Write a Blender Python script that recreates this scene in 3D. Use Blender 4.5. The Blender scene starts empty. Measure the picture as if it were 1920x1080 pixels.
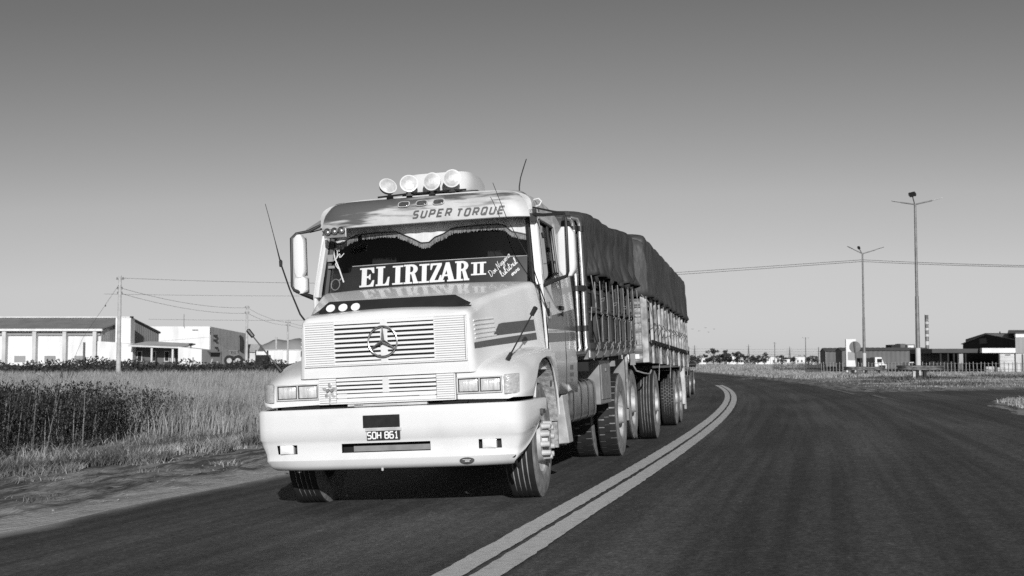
import bpy, math, random
import numpy as np
from mathutils import Vector, Matrix
rng = np.random.default_rng(7)
random.seed(7)
R = math.radians
scene = bpy.context.scene
COL = scene.collection

# ---------------------------------------------------------------- camera
cam_d = bpy.data.cameras.new('camera')
cam = bpy.data.objects.new('camera', cam_d)
COL.objects.link(cam)
cam.location = (0, 0, 1.267)
cam.rotation_euler = (R(90) + math.atan(142 / 2330), 0, 0)
cam_d.sensor_width = 36
cam_d.lens = 36 * 2330 / 1920
cam_d.clip_start = 0.1
cam_d.clip_end = 6000
cam_d.dof.use_dof = True
cam_d.dof.focus_distance = 11.6
cam_d.dof.aperture_fstop = 5.6
scene.camera = cam

# ---------------------------------------------------------------- sky and sun
SUN_EL, SUN_AZ = 19.5, -6.0           # low sun behind the camera, a little to its right
world = bpy.data.worlds.new('World')
scene.world = world
world.use_nodes = True
nt = world.node_tree
bg = nt.nodes['Background']
sky = nt.nodes.new('ShaderNodeTexSky')
sky.sky_type = 'NISHITA'
sky.sun_disc = False
sky.sun_elevation = R(SUN_EL)
sky.sun_rotation = R(180 - SUN_AZ)
sky.air_density = 1.0
sky.dust_density = 0.6
sky.ozone_density = 1.0
sep = nt.nodes.new('ShaderNodeSeparateColor')
nt.links.new(sky.outputs[0], sep.inputs[0])
# black-and-white photograph: mostly the red and green record of the sky
m1 = nt.nodes.new('ShaderNodeMath'); m1.operation = 'MULTIPLY'; m1.inputs[1].default_value = 0.75
m2 = nt.nodes.new('ShaderNodeMath'); m2.operation = 'MULTIPLY_ADD'; m2.inputs[1].default_value = 0.25
nt.links.new(sep.outputs[0], m1.inputs[0])
nt.links.new(sep.outputs[1], m2.inputs[0])
nt.links.new(m1.outputs[0], m2.inputs[2])
pw = nt.nodes.new('ShaderNodeMath'); pw.operation = 'POWER'; pw.inputs[1].default_value = 1.3
pg = nt.nodes.new('ShaderNodeMath'); pg.operation = 'MULTIPLY'; pg.inputs[1].default_value = 0.82
nt.links.new(m2.outputs[0], pw.inputs[0])
nt.links.new(pw.outputs[0], pg.inputs[0])
# the film's shoulder: the bright sky near the horizon is compressed
pa = nt.nodes.new('ShaderNodeMath'); pa.operation = 'MULTIPLY'; pa.inputs[1].default_value = 0.05
pr = nt.nodes.new('ShaderNodeValToRGB')
pz = nt.nodes.new('ShaderNodeVectorMath'); pz.operation = 'SCALE'; pz.inputs['Scale'].default_value = 20.0
for pos_, val_ in ((0.17, 0.172), (0.25, 0.285), (0.37, 0.45), (0.53, 0.58)):
    e_ = pr.color_ramp.elements.new(pos_); e_.color = (val_, val_, val_, 1)
pr.color_ramp.elements[0].color = (0, 0, 0, 1)
pr.color_ramp.elements[-1].color = (0.70, 0.70, 0.70, 1)
nt.links.new(pg.outputs[0], pa.inputs[0]); nt.links.new(pa.outputs[0], pr.inputs[0]); nt.links.new(pr.outputs[0], pz.inputs[0])
nt.links.new(pz.outputs[0], bg.inputs[0])
bg.inputs[1].default_value = 0.05

sun_d = bpy.data.lights.new('sun', 'SUN')
sun_d.energy = 3.85
sun_d.angle = R(0.5)
sun_d.color = (1, 1, 1)
sun = bpy.data.objects.new('sun', sun_d)
COL.objects.link(sun)
sd = Vector((math.sin(R(SUN_AZ)) * math.cos(R(SUN_EL)), math.cos(R(SUN_AZ)) * math.cos(R(SUN_EL)), -math.sin(R(SUN_EL))))
sun.rotation_euler = sd.to_track_quat('-Z', 'Y').to_euler()
sun.location = (0, -20, 30)

vs = scene.view_settings
scene.display_settings.display_device = 'sRGB'
vs.view_transform = 'Standard'
vs.look = 'None'
vs.exposure = 0.0
vs.gamma = 1.0
vs.use_curve_mapping = False
scene.cycles.max_bounces = 6
scene.cycles.caustics_reflective = False
scene.cycles.caustics_refractive = False
scene.cycles.sample_clamp_indirect = 3.0
scene.cycles.use_denoising = False      # keeps the fine grain of asphalt, dirt and cloth

# ---------------------------------------------------------------- materials
def M(name, v, v2=None, scale=4.0, rough=0.6, metal=0.0, bump=0.0, bscale=60.0, coat=0.0, spec=0.5,
      stretch=(1, 1, 1), contrast=(0.35, 0.65), island=0.0, uv=False, detail=6.0, emit=0.0):
    m = bpy.data.materials.new(name)
    m.use_nodes = True
    t = m.node_tree
    b = t.nodes['Principled BSDF']
    b.inputs['Roughness'].default_value = rough
    b.inputs['Metallic'].default_value = metal
    b.inputs['Specular IOR Level'].default_value = spec
    b.inputs['Coat Weight'].default_value = coat
    b.inputs['Coat Roughness'].default_value = 0.06
    tc = t.nodes.new('ShaderNodeTexCoord')
    mp = t.nodes.new('ShaderNodeMapping')
    mp.inputs['Scale'].default_value = stretch
    t.links.new(tc.outputs['UV' if uv else 'Object'], mp.inputs[0])
    if v2 is None:
        v2 = v * 0.88
    n = t.nodes.new('ShaderNodeTexNoise')
    n.inputs['Scale'].default_value = scale
    n.inputs['Detail'].default_value = detail
    t.links.new(mp.outputs[0], n.inputs['Vector'])
    cr = t.nodes.new('ShaderNodeValToRGB')
    cr.color_ramp.elements[0].position = contrast[0]
    cr.color_ramp.elements[1].position = contrast[1]
    cr.color_ramp.elements[0].color = (v2, v2, v2, 1)
    cr.color_ramp.elements[1].color = (v, v, v, 1)
    t.links.new(n.outputs['Fac'], cr.inputs[0])
    out = cr.outputs[0]
    if island > 0:
        g = t.nodes.new('ShaderNodeNewGeometry')
        mr = t.nodes.new('ShaderNodeMapRange')
        mr.inputs['To Min'].default_value = 1 - island
        mr.inputs['To Max'].default_value = 1 + island
        t.links.new(g.outputs['Random Per Island'], mr.inputs['Value'])
        mx = t.nodes.new('ShaderNodeVectorMath'); mx.operation = 'SCALE'
        t.links.new(out, mx.inputs[0]); t.links.new(mr.outputs[0], mx.inputs['Scale'])
        out = mx.outputs[0]
    t.links.new(out, b.inputs['Base Color'])
    if bump > 0:
        n2 = t.nodes.new('ShaderNodeTexNoise')
        n2.inputs['Scale'].default_value = bscale
        n2.inputs['Detail'].default_value = 5
        t.links.new(mp.outputs[0], n2.inputs['Vector'])
        bp = t.nodes.new('ShaderNodeBump')
        bp.inputs['Strength'].default_value = bump
        bp.inputs['Distance'].default_value = 0.02
        t.links.new(n2.outputs['Fac'], bp.inputs['Height'])
        t.links.new(bp.outputs[0], b.inputs['Normal'])
    return m

def glass(name, tint, rough=0.0):
    m = bpy.data.materials.new(name)
    m.use_nodes = True
    t = m.node_tree
    t.nodes.remove(t.nodes['Principled BSDF'])
    o = t.nodes['Material Output']
    tr = t.nodes.new('ShaderNodeBsdfTransparent'); tr.inputs[0].default_value = (tint, tint, tint, 1)
    gl = t.nodes.new('ShaderNodeBsdfGlossy'); gl.inputs['Roughness'].default_value = rough
    fr = t.nodes.new('ShaderNodeFresnel'); fr.inputs[0].default_value = 1.45
    mx = t.nodes.new('ShaderNodeMixShader')
    t.links.new(fr.outputs[0], mx.inputs[0]); t.links.new(tr.outputs[0], mx.inputs[1]); t.links.new(gl.outputs[0], mx.inputs[2])
    t.links.new(mx.outputs[0], o.inputs[0])
    return m

WHITE = M('white_paint', 0.75, 0.68, 2.0, rough=0.32, coat=0.35, contrast=(0.3, 0.5))
WHITE_D = M('dusty_white_paint', 0.62, 0.42, 7.0, rough=0.5)
PLASTIC = M('black_plastic', 0.022, 0.016, 8, rough=0.45)
STRIPE = M('grey_decal', 0.10, 0.09, 8, rough=0.4, coat=0.2)
STRIP_D = M('smoked_deflector', 0.03, 0.025, 6, rough=0.3)
CHROME = M('chrome', 0.66, 0.5, 10, rough=0.26, metal=1.0)
ALU = M('brushed_aluminium', 0.50, 0.34, 14, rough=0.34, metal=0.9)
LAMP = M('fluted_headlamp_glass', 0.80, 0.50, 9, rough=0.22, metal=0.1, coat=0.9, bump=0.35, bscale=30, stretch=(3.0, 1, .5))
LAMP_W = M('white_lamp_lens', 0.88, 0.62, 16, rough=0.2, metal=0.25, coat=0.6, bump=0.25, bscale=14)
LAMP_F = M('fog_lamp_lens', 0.92, 0.85, 10, rough=0.15, coat=0.8)
LAMP_S = M('smoked_lens', 0.10, 0.06, 30, rough=0.15, coat=0.8)
SIGNAL = M('turn_signal_lens', 0.50, 0.36, 40, rough=0.2, coat=0.6, bump=0.2, bscale=90)
RUBBER = M('tyre_rubber', 0.020, 0.012, 12, rough=0.8, bump=0.15, bscale=90)
RUB_DUST = M('dusty_tyre_groove', 0.42, 0.28, 12, rough=0.9)
SIDEWALL = M('dusty_tyre_sidewall', 0.30, 0.15, 9, rough=0.9, bump=0.2, bscale=60)
RIM = M('dusty_white_rim', 0.60, 0.36, 9, rough=0.55)
DARK = M('dark_underbody', 0.008, 0.004, 6, rough=0.8)
DIRTY = M('mud_splashed_panel', 0.46, 0.22, 22, rough=0.9, bump=0.4, bscale=50)
BOXD = M('dark_box_paint', 0.048, 0.014, 4, rough=0.55)
BOXP = M('worn_rail_paint', 0.26, 0.15, 9, rough=0.6)
WOODW = M('weathered_white_boards', 0.42, 0.11, 3.5, rough=0.75, stretch=(1.0, 1.0, 4.0), bump=0.2, contrast=(.38, .62))
STAKE = M('weathered_white_stakes', 0.52, 0.16, 6, rough=0.7)
ROPE = M('pale_rope', 0.36, 0.24, 20, rough=0.9)
BANNER = M('smoked_banner', 0.035, 0.022, 3, rough=0.2)
TEXT_W = M('white_lettering', 0.88, 0.84, 8, rough=0.4)
TEXT_G = M('grey_lettering', 0.10, 0.08, 8, rough=0.5)
CURT = M('cream_curtain', 0.86, 0.74, 5, rough=0.8, stretch=(8, 1, 0.6))
FRINGE = M('grey_fringe', 0.34, 0.2, 60, rough=0.9)
INSIDE = M('dark_cab_interior', 0.005, 0.003, 5, rough=0.8)
GLASS = glass('windscreen_glass', 0.93)
GLASS_D = glass('tinted_side_glass', 0.45)
GREYM = M('grey_painted_metal', 0.28, 0.2, 8, rough=0.5)

def tarp_mat(name, v):
    m = M(name, v * 1.15, v * 0.55, 2.2, rough=0.6, bump=0.8, bscale=6, stretch=(1, 1.6, 0.35), contrast=(.36, .66))
    for n_ in m.node_tree.nodes:
        if n_.type == 'BUMP': n_.inputs['Distance'].default_value = .06
    return m
TARP = tarp_mat('dark_tarpaulin', 0.054)
TARP2 = tarp_mat('grey_tarpaulin', 0.064)

# sun visor: white paint with a rusty stain that has its own outline
VISOR = M('stained_white_visor', 0.56, 0.46, 5, rough=0.45, coat=0.1)
def _stain():
    t = VISOR.node_tree; b = t.nodes['Principled BSDF']
    base = b.inputs['Base Color'].links[0].from_socket
    tc = t.nodes.new('ShaderNodeTexCoord')
    sx = t.nodes.new('ShaderNodeSeparateXYZ'); t.links.new(tc.outputs['Object'], sx.inputs[0])
    mp = t.nodes.new('ShaderNodeMapping'); mp.inputs['Scale'].default_value = (0.6, 1, 5.0)
    t.links.new(tc.outputs['Object'], mp.inputs[0])
    n = t.nodes.new('ShaderNodeTexNoise'); n.inputs['Scale'].default_value = 3.4; n.inputs['Detail'].default_value = 8
    t.links.new(mp.outputs[0], n.inputs['Vector'])
    # height above the lower third of the visor, more to its right side (image left)
    a = t.nodes.new('ShaderNodeMath'); a.operation = 'MULTIPLY_ADD'; a.inputs[1].default_value = 6.5; a.inputs[2].default_value = -6.5 * 2.785
    t.links.new(sx.outputs[2], a.inputs[0])
    c = t.nodes.new('ShaderNodeMath'); c.operation = 'MULTIPLY_ADD'; c.inputs[1].default_value = -0.75
    t.links.new(sx.outputs[0], c.inputs[0]); t.links.new(a.outputs[0], c.inputs[2])
    d = t.nodes.new('ShaderNodeMath'); d.operation = 'MULTIPLY_ADD'; d.inputs[1].default_value = 4.2
    t.links.new(n.outputs['Fac'], d.inputs[0]); t.links.new(c.outputs[0], d.inputs[2])
    r = t.nodes.new('ShaderNodeMapRange'); r.interpolation_type = 'SMOOTHSTEP'
    r.inputs['From Min'].default_value = 2.0; r.inputs['From Max'].default_value = 2.75
    t.links.new(d.outputs[0], r.inputs['Value'])
    mx = t.nodes.new('ShaderNodeMix'); mx.data_type = 'RGBA'
    t.links.new(r.outputs[0], mx.inputs['Factor']); t.links.new(base, mx.inputs['A'])
    mx.inputs['B'].default_value = (0.10, 0.10, 0.10, 1)
    t.links.new(mx.outputs['Result'], b.inputs['Base Color'])
_stain()

# ---------------------------------------------------------------- mesh builder
ORG = {}
class MB:
    def __init__(s): s.v = []; s.f = []; s.m = []; s.s = []
    def add(s, vs, fs, m=0, smooth=False):
        o = len(s.v)
        s.v += [tuple(map(float, p)) for p in vs]
        for f in fs:
            s.f.append([i + o for i in f]); s.m.append(m); s.s.append(smooth)
        return s
    def box(s, c, d, m=0, rot=None):
        x, y, z = d[0] / 2, d[1] / 2, d[2] / 2
        P = [Vector((a * x, b * y, e * z)) for e in (-1, 1) for b in (-1, 1) for a in (-1, 1)]
        if rot is not None: P = [rot @ p for p in P]
        P = [p + Vector(c) for p in P]
        return s.add(P, [(0, 2, 3, 1), (4, 5, 7, 6), (0, 1, 5, 4), (1, 3, 7, 5), (3, 2, 6, 7), (2, 0, 4, 6)], m)
    def box2(s, a, b, m=0):
        return s.box([(a[i] + b[i]) / 2 for i in range(3)], [abs(b[i] - a[i]) for i in range(3)], m)
    def loft(s, rings, m=0, closed=False, cap0=False, cap1=False, smooth=True, skip=None):
        n = len(rings[0]); k = len(rings)
        vs = [p for r in rings for p in r]
        fs = []
        for i in range(k - 1):
            for j in range(n if closed else n - 1):
                if skip and skip(i, j): continue
                a = i * n + j; b = i * n + (j + 1) % n
                fs.append((a, b, b + n, a + n))
        s.add(vs, fs, m, smooth)
        if cap0: s.add(rings[0], [list(range(n))[::-1]], m)
        if cap1: s.add(rings[-1], [list(range(n))], m)
        return s
    def tube(s, pts, r, n=8, m=0, cap=True):
        pts = [Vector(p) for p in pts]
        rs = r if isinstance(r, (list, tuple)) else [r] * len(pts)
        rings = []; up = None
        for i, p in enumerate(pts):
            d = (pts[min(i + 1, len(pts) - 1)] - pts[max(i - 1, 0)])
            d = d.normalized() if d.length > 1e-9 else Vector((0, 0, 1))
            if up is None:
                up = Vector((0, 0, 1)) if abs(d.z) < 0.9 else Vector((1, 0, 0))
            a = d.cross(up)
            if a.length < 1e-6: a = d.cross(Vector((0, 1, 0)))
            a.normalize(); b = a.cross(d).normalized(); up = b
            rings.append([p + rs[i] * (math.cos(2 * math.pi * k / n) * a + math.sin(2 * math.pi * k / n) * b) for k in range(n)])
        return s.loft(rings, m, closed=True, cap0=cap, cap1=cap)
    def lathe(s, prof, c=(0, 0, 0), axis='x', n=40, mats=None, smooth=True):
        rings = []
        for (t, r) in prof:
            ring = []
            for k in range(n):
                a = 2 * math.pi * k / n
                q = {'x': (t, r * math.cos(a), r * math.sin(a)), 'z': (r * math.cos(a), r * math.sin(a), t), 'y': (r * math.cos(a), t, r * math.sin(a))}[axis]
                ring.append((q[0] + c[0], q[1] + c[1], q[2] + c[2]))
            rings.append(ring)
        for i in range(len(rings) - 1):
            s.loft([rings[i], rings[i + 1]], mats[i] if mats else 0, closed=True, smooth=smooth)
        return s
    def prism(s, poly, f0, f1, m=0):
        a = [f0(*p) for p in poly]; b = [f1(*p) for p in poly]; n = len(poly)
        s.add(a + b, [list(range(n))[::-1], [n + i for i in range(n)]] + [(i, (i + 1) % n, n + (i + 1) % n, n + i) for i in range(n)], m)
        return s
    def build(s, name, mats, parent=None, bevel=0.0, seg=2, off=None, loc=None, angle=35, solid=0.0):
        me = bpy.data.meshes.new(name)
        if off is None:
            off = ORG.get(parent.name, (0, 0, 0)) if parent is not None else (loc or (0, 0, 0))
        vs = [(p[0] - off[0], p[1] - off[1], p[2] - off[2]) for p in s.v]
        me.from_pydata(vs, [], s.f)
        mats = mats if isinstance(mats, (list, tuple)) else [mats]
        for mm in mats: me.materials.append(mm)
        me.polygons.foreach_set('material_index', s.m)
        me.polygons.foreach_set('use_smooth', s.s)
        me.update()
        if any(s.s) and not all(s.s) or any(s.s):
            me.set_sharp_from_angle(angle=R(angle))
        o = bpy.data.objects.new(name, me)
        COL.objects.link(o)
        if parent is not None:
            o.parent = parent
            ORG[o.name] = off
        else:
            o.location = off
        if solid:
            md = o.modifiers.new('thick', 'SOLIDIFY'); md.thickness = solid; md.offset = 0
        if bevel > 0:
            md = o.modifiers.new('bevel', 'BEVEL'); md.width = bevel; md.segments = seg; md.limit_method = 'ANGLE'; md.angle_limit = R(40)
        return o

def thing(name, label, cat, loc=(0, 0, 0), group=None, rot=None):
    o = bpy.data.objects.new(name, None)
    o.empty_display_size = 0.3
    COL.objects.link(o)
    o.location = loc
    if rot is not None: o.rotation_euler = rot
    o['label'] = label; o['category'] = cat
    if group: o['group'] = group
    ORG[o.name] = tuple(loc) if rot is None else (0, 0, 0)
    return o
def tag(o, label, cat, group=None):
    o['label'] = label; o['category'] = cat
    if group: o['group'] = group
    return o
def structure(o): o['kind'] = 'structure'; return o
def stuff(o, label=None, cat=None):
    o['kind'] = 'stuff'
    if label: o['label'] = label
    if cat: o['category'] = cat
    return o
def dup(o, parent=None, loc=None, rot=None, scale=None):
    c = o.copy(); COL.objects.link(c)
    ORG[c.name] = ORG.get(o.name, (0, 0, 0))
    if parent is not None: c.parent = parent
    if loc is not None: c.location = loc
    if rot is not None: c.rotation_euler = rot
    if scale is not None: c.scale = scale
    for ch in o.children: dup(ch, c)
    return c
def arc(c, r, a0, a1, n, f): return [f(c[0] + r * math.cos(R(a0 + (a1 - a0) * i / n)), c[1] + r * math.sin(R(a0 + (a1 - a0) * i / n))) for i in range(n + 1)]
def raw_mesh(name, V, F, mat, smooth=False):
    me = bpy.data.meshes.new(name)
    V = np.asarray(V, np.float32); F = np.asarray(F, np.int32)
    me.vertices.add(len(V)); me.vertices.foreach_set('co', V.ravel())
    k = F.shape[1]
    me.loops.add(F.size); me.loops.foreach_set('vertex_index', F.ravel())
    me.polygons.add(len(F)); me.polygons.foreach_set('loop_start', np.arange(len(F), dtype=np.int32) * k)
    me.polygons.foreach_set('use_smooth', np.full(len(F), smooth))
    me.update(calc_edges=True); me.validate()
    me.materials.append(mat)
    o = bpy.data.objects.new(name, me); COL.objects.link(o)
    return o

# ---------------------------------------------------------------- terrain and road geometry
_Z = np.arange(-80, 700, 0.5)
_sl = np.interp(_Z, [12, 65, 150, 260, 700], [0.2465, 0.130, 0.06, 0.0, -0.25])
_X = np.cumsum(_sl) * 0.5
_X = _X - np.interp(8.06, _Z, _X)
def xc(y): return np.interp(y, _Z, _X)
def slope(y): return np.interp(y, _Z, _sl)
def ulat(x, y): return (x - xc(y)) / np.sqrt(1 + slope(y) ** 2)
def sst(a, b, t):
    t = np.clip((t - a) / (b - a), 0, 1); return t * t * (3 - 2 * t)
def H(x, y):
    x = np.asarray(x, float); y = np.asarray(y, float)
    u = ulat(x, y)
    bank = 0.0454 * (1 - 0.7 * sst(40, 120, y))
    uc = np.clip(u, -5.6, 5.0)
    z = 0.056 + bank * uc
    left = sst(5.0, 11, -u)
    z = z - 0.12 * left
    z = z - 0.06 * left + 1.45 * sst(128, 215, y) * sst(14, 40, -u)
    right = sst(5, 20, u)
    z = z * (1 - right) + right * (0.31 - 0.08 * sst(95, 150, y) + 0.45 * sst(165, 190, y) * sst(60, 20, x * 0 + (x - 20)) )
    far = sst(200, 420, y)
    z = z * (1 - far) + far * 0.95
    return z
def P3(x, y, dz=0.0): return (float(x), float(y), float(H(x, y)) + dz)
def off(u, y):   # point at lateral offset u from the centreline at y
    s = slope(y); k = np.sqrt(1 + s * s)
    return xc(y) + u / k, y - u * s / k

GROUND = M('dry_field_soil', 0.38, 0.20, 0.9, rough=0.95, spec=0.1, bump=0.6, bscale=6, contrast=(0.36, 0.62), detail=10)
def _asphalt():
    m = bpy.data.materials.new('worn_asphalt'); m.use_nodes = True; t = m.node_tree; b = t.nodes['Principled BSDF']
    b.inputs['Roughness'].default_value = .82; b.inputs['Specular IOR Level'].default_value = .25
    tc = t.nodes.new('ShaderNodeTexCoord')
    def noise(scale, stretch, detail, seed):
        mp = t.nodes.new('ShaderNodeMapping'); mp.inputs['Scale'].default_value = stretch; mp.inputs['Location'].default_value = (seed, seed * .7, 0)
        t.links.new(tc.outputs['UV'], mp.inputs[0])
        n = t.nodes.new('ShaderNodeTexNoise'); n.inputs['Scale'].default_value = scale; n.inputs['Detail'].default_value = detail
        t.links.new(mp.outputs[0], n.inputs['Vector']); return n.outputs['Fac']
    def rng_(sock, a, b_, lo, hi):
        r = t.nodes.new('ShaderNodeMapRange'); r.inputs['From Min'].default_value = a; r.inputs['From Max'].default_value = b_
        r.inputs['To Min'].default_value = lo; r.inputs['To Max'].default_value = hi; t.links.new(sock, r.inputs['Value']); return r.outputs[0]
    def mul(a, b_):
        x = t.nodes.new('ShaderNodeMath'); x.operation = 'MULTIPLY'; t.links.new(a, x.inputs[0]); t.links.new(b_, x.inputs[1]); return x.outputs[0]
    sx_ = t.nodes.new('ShaderNodeSeparateXYZ'); t.links.new(tc.outputs['UV'], sx_.inputs[0])
    # worn wheel tracks: a wave across the road, bent a little along it
    wv = t.nodes.new('ShaderNodeMath'); wv.operation = 'MULTIPLY_ADD'; wv.inputs[1].default_value = 3.35
    bend = rng_(noise(.12, (1, .5, 1), 2, 9), .3, .7, -1.2, 1.2); t.links.new(sx_.outputs[0], wv.inputs[0]); t.links.new(bend, wv.inputs[2])
    sn = t.nodes.new('ShaderNodeMath'); sn.operation = 'SINE'; t.links.new(wv.outputs[0], sn.inputs[0])
    tracks = rng_(sn.outputs[0], -1, 1, .88, 1.13)
    big = rng_(noise(.35, (1, .35, 1), 5, 1), .42, .58, .85, 1.18)
    streak = rng_(noise(3.2, (1.6, .03, 1), 6, 3), .42, .58, .83, 1.18)
    grit = mul(rng_(noise(30, (1, .7, 1), 3, 5), .38, .62, .74, 1.28), rng_(noise(9, (1, .45, 1), 4, 15), .41, .59, .88, 1.13))
    spk = rng_(noise(16, (1, .5, 1), 2, 12), .66, .71, 1.0, 1.6)
    v = mul(mul(mul(tracks, big), mul(streak, grit)), spk)
    fin = t.nodes.new('ShaderNodeMath'); fin.operation = 'MULTIPLY'; fin.inputs[1].default_value = .070; t.links.new(v, fin.inputs[0])
    # dust blown over the left edge of the asphalt
    du = t.nodes.new('ShaderNodeMath'); du.operation = 'MULTIPLY_ADD'; du.inputs[1].default_value = -.9
    t.links.new(noise(1.3, (1, .5, 1), 8, 21), du.inputs[0]); t.links.new(sx_.outputs[0], du.inputs[2])
    dr = t.nodes.new('ShaderNodeMapRange'); dr.interpolation_type = 'SMOOTHSTEP'; t.links.new(du.outputs[0], dr.inputs['Value'])
    for k_, q_ in (('From Min', -5.22), ('From Max', -4.78), ('To Min', .24), ('To Max', 0.0)): dr.inputs[k_].default_value = q_
    ad = t.nodes.new('ShaderNodeMath'); ad.operation = 'ADD'; t.links.new(fin.outputs[0], ad.inputs[0]); t.links.new(dr.outputs[0], ad.inputs[1])
    t.links.new(ad.outputs[0], b.inputs['Base Color'])
    bp = t.nodes.new('ShaderNodeBump'); bp.inputs['Strength'].default_value = .35; bp.inputs['Distance'].default_value = .012
    t.links.new(noise(60, (1, 1, 1), 4, 7), bp.inputs['Height']); t.links.new(bp.outputs[0], b.inputs['Normal'])
    return m
ASPHALT = _asphalt()
DUST = M('pale_road_dust', 0.50, 0.36, 2.5, rough=0.95, spec=0.1, bump=0.4, bscale=9, uv=True, stretch=(1.3, 0.3, 1))
DIRT = M('dusty_dirt', 0.31, 0.10, 2.8, rough=0.95, spec=0.1, bump=1.0, bscale=16, uv=True, stretch=(1.3, 0.22, 1), contrast=(0.42, 0.58), detail=13)
for n_ in DIRT.node_tree.nodes:
    if n_.type == 'BUMP': n_.inputs['Distance'].default_value = .05
def _dust():
    # trodden shoulder: paler dust towards the asphalt edge, broken up by noise
    m = DIRT.copy(); m.name = 'dusty_shoulder'; t = m.node_tree; b = t.nodes['Principled BSDF']
    base = b.inputs['Base Color'].links[0].from_socket
    tc = t.nodes.new('ShaderNodeTexCoord'); sx_ = t.nodes.new('ShaderNodeSeparateXYZ'); t.links.new(tc.outputs['UV'], sx_.inputs[0])
    n = t.nodes.new('ShaderNodeTexNoise'); n.inputs['Scale'].default_value = 1.6; n.inputs['Detail'].default_value = 8
    t.links.new(tc.outputs['UV'], n.inputs['Vector'])
    a = t.nodes.new('ShaderNodeMath'); a.operation = 'MULTIPLY_ADD'; a.inputs[1].default_value = 2.2
    t.links.new(n.outputs['Fac'], a.inputs[0]); t.links.new(sx_.outputs[0], a.inputs[2])
    r = t.nodes.new('ShaderNodeMapRange'); r.interpolation_type = 'SMOOTHSTEP'; r.inputs['From Min'].default_value = -4.9; r.inputs['From Max'].default_value = -3.8
    t.links.new(a.outputs[0], r.inputs['Value'])
    mx = t.nodes.new('ShaderNodeMix'); mx.data_type = 'RGBA'; t.links.new(r.outputs[0], mx.inputs['Factor']); t.links.new(base, mx.inputs['A'])
    mx.inputs['B'].default_value = (.47, .47, .47, 1); t.links.new(mx.outputs['Result'], b.inputs['Base Color'])
    return m
SHOULDER = _dust()
LINE = M('worn_line_paint', 0.60, 0.44, 14, rough=0.75, contrast=(0.28, 0.5), bump=0.3, detail=10)
LINE_F = M('faded_line_paint', 0.20, 0.10, 3, rough=0.8)

def grid_sheet(name, xs, ys, mat, dz=0.0):
    X, Y = np.meshgrid(xs, ys)
    Zz = H(X, Y) + dz
    V = np.stack([X, Y, Zz], -1).reshape(-1, 3)
    n = len(xs); k = len(ys)
    i, j = np.meshgrid(np.arange(k - 1), np.arange(n - 1), indexing='ij')
    a = (i * n + j).ravel()
    F = np.stack([a, a + 1, a + n + 1, a + n], 1)
    return raw_mesh(name, V, F, mat, True)
ys = np.concatenate([np.arange(-60, 0, 4), np.arange(0, 60, 0.7), np.arange(60, 240, 3), np.arange(240, 480, 12), np.geomspace(480, 3500, 18)])
xs = np.concatenate([-np.geomspace(2600, 62, 26), np.arange(-60, 70, 0.7), np.geomspace(72, 2600, 26)])
structure(grid_sheet('ground', xs, ys, GROUND))

def strip(name, yv, lo, hi, mat, dz, cols=2, uvm=True):
    """sheet along the road: offsets lo(y)..hi(y) from the centreline"""
    V = []; UV = []
    for y in yv:
        a, b = lo(y), hi(y)
        for k in range(cols + 1):
            u = a + (b - a) * k / cols
            x_, y_ = off(u, y)
            V.append((x_, y_, float(H(x_, y_)) + dz)); UV.append((u, y))
    n = cols + 1
    F = [(i * n + j, i * n + j + 1, (i + 1) * n + j + 1, (i + 1) * n + j) for i in range(len(yv) - 1) for j in range(cols)]
    o = raw_mesh(name, V, F, mat, True)
    me = o.data
    uvl = me.uv_layers.new(name='road')
    li = np.zeros(len(me.loops), np.int32); me.loops.foreach_get('vertex_index', li)
    uvl.data.foreach_set('uv', np.asarray(UV, np.float32)[li].ravel())
    return o
def wob(seed, amp, sc):
    r = np.random.default_rng(seed); g = r.normal(size=900)
    xx = np.arange(900)
    def f(t):
        q = (t + 120) / sc
        return float(amp * np.interp(q, xx, g))
    return f
def vnoise(x, y, seed):
    # smooth value noise on a lattice
    g = np.random.default_rng(seed).uniform(-1, 1, (257, 257))
    xi = np.floor(x).astype(int); yi = np.floor(y).astype(int); fx = x - xi; fy = y - yi
    fx = fx * fx * (3 - 2 * fx); fy = fy * fy * (3 - 2 * fy)
    a = g[xi % 257, yi % 257]; b = g[(xi + 1) % 257, yi % 257]; c = g[xi % 257, (yi + 1) % 257]; d = g[(xi + 1) % 257, (yi + 1) % 257]
    return (a * (1 - fx) + b * fx) * (1 - fy) + (c * (1 - fx) + d * fx) * fy
def clods(o):
    # wheel ruts and clods in the trodden earth
    me = o.data; n_ = len(me.vertices); co = np.zeros(n_ * 3, np.float32); me.vertices.foreach_get('co', co); co = co.reshape(-1, 3)
    u = ulat(co[:, 0].astype(float), co[:, 1].astype(float)); s = co[:, 1].astype(float)
    k = sst(4.75, 5.9, -u)
    rut = -.022 * np.exp(-((u + 6.5 + .12 * np.sin(s * .35)) / .22) ** 2) - .02 * np.exp(-((u + 7.9 + .15 * np.sin(s * .28 + 1)) / .2) ** 2) + .012 * np.exp(-((u + 6.95 + .12 * np.sin(s * .35)) / .18) ** 2)
    h = .030 * vnoise(u * 1.1, s * .5, 3) + .022 * vnoise(u * 3.1, s * 1.6, 4) + .020 * vnoise(u * 8, s * 5, 5) + .022 * np.maximum(0, vnoise(u * 14, s * 9, 6)) + .25 * 0
    co[:, 2] += (k * (rut + h + .012)).astype(np.float32)
    me.vertices.foreach_set('co', co.ravel()); me.update()
w1 = wob(1, 0.10, 1.2); w2 = wob(2, 0.45, 1.4); w3 = wob(3, 0.15, 2.0); w4 = wob(4, 0.06, 0.6)
yroad = np.concatenate([np.arange(-40, 40, 0.5), np.arange(40, 120, 1.0), np.arange(120, 320, 4)])
w5 = wob(9, 0.05, 0.35)
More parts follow.
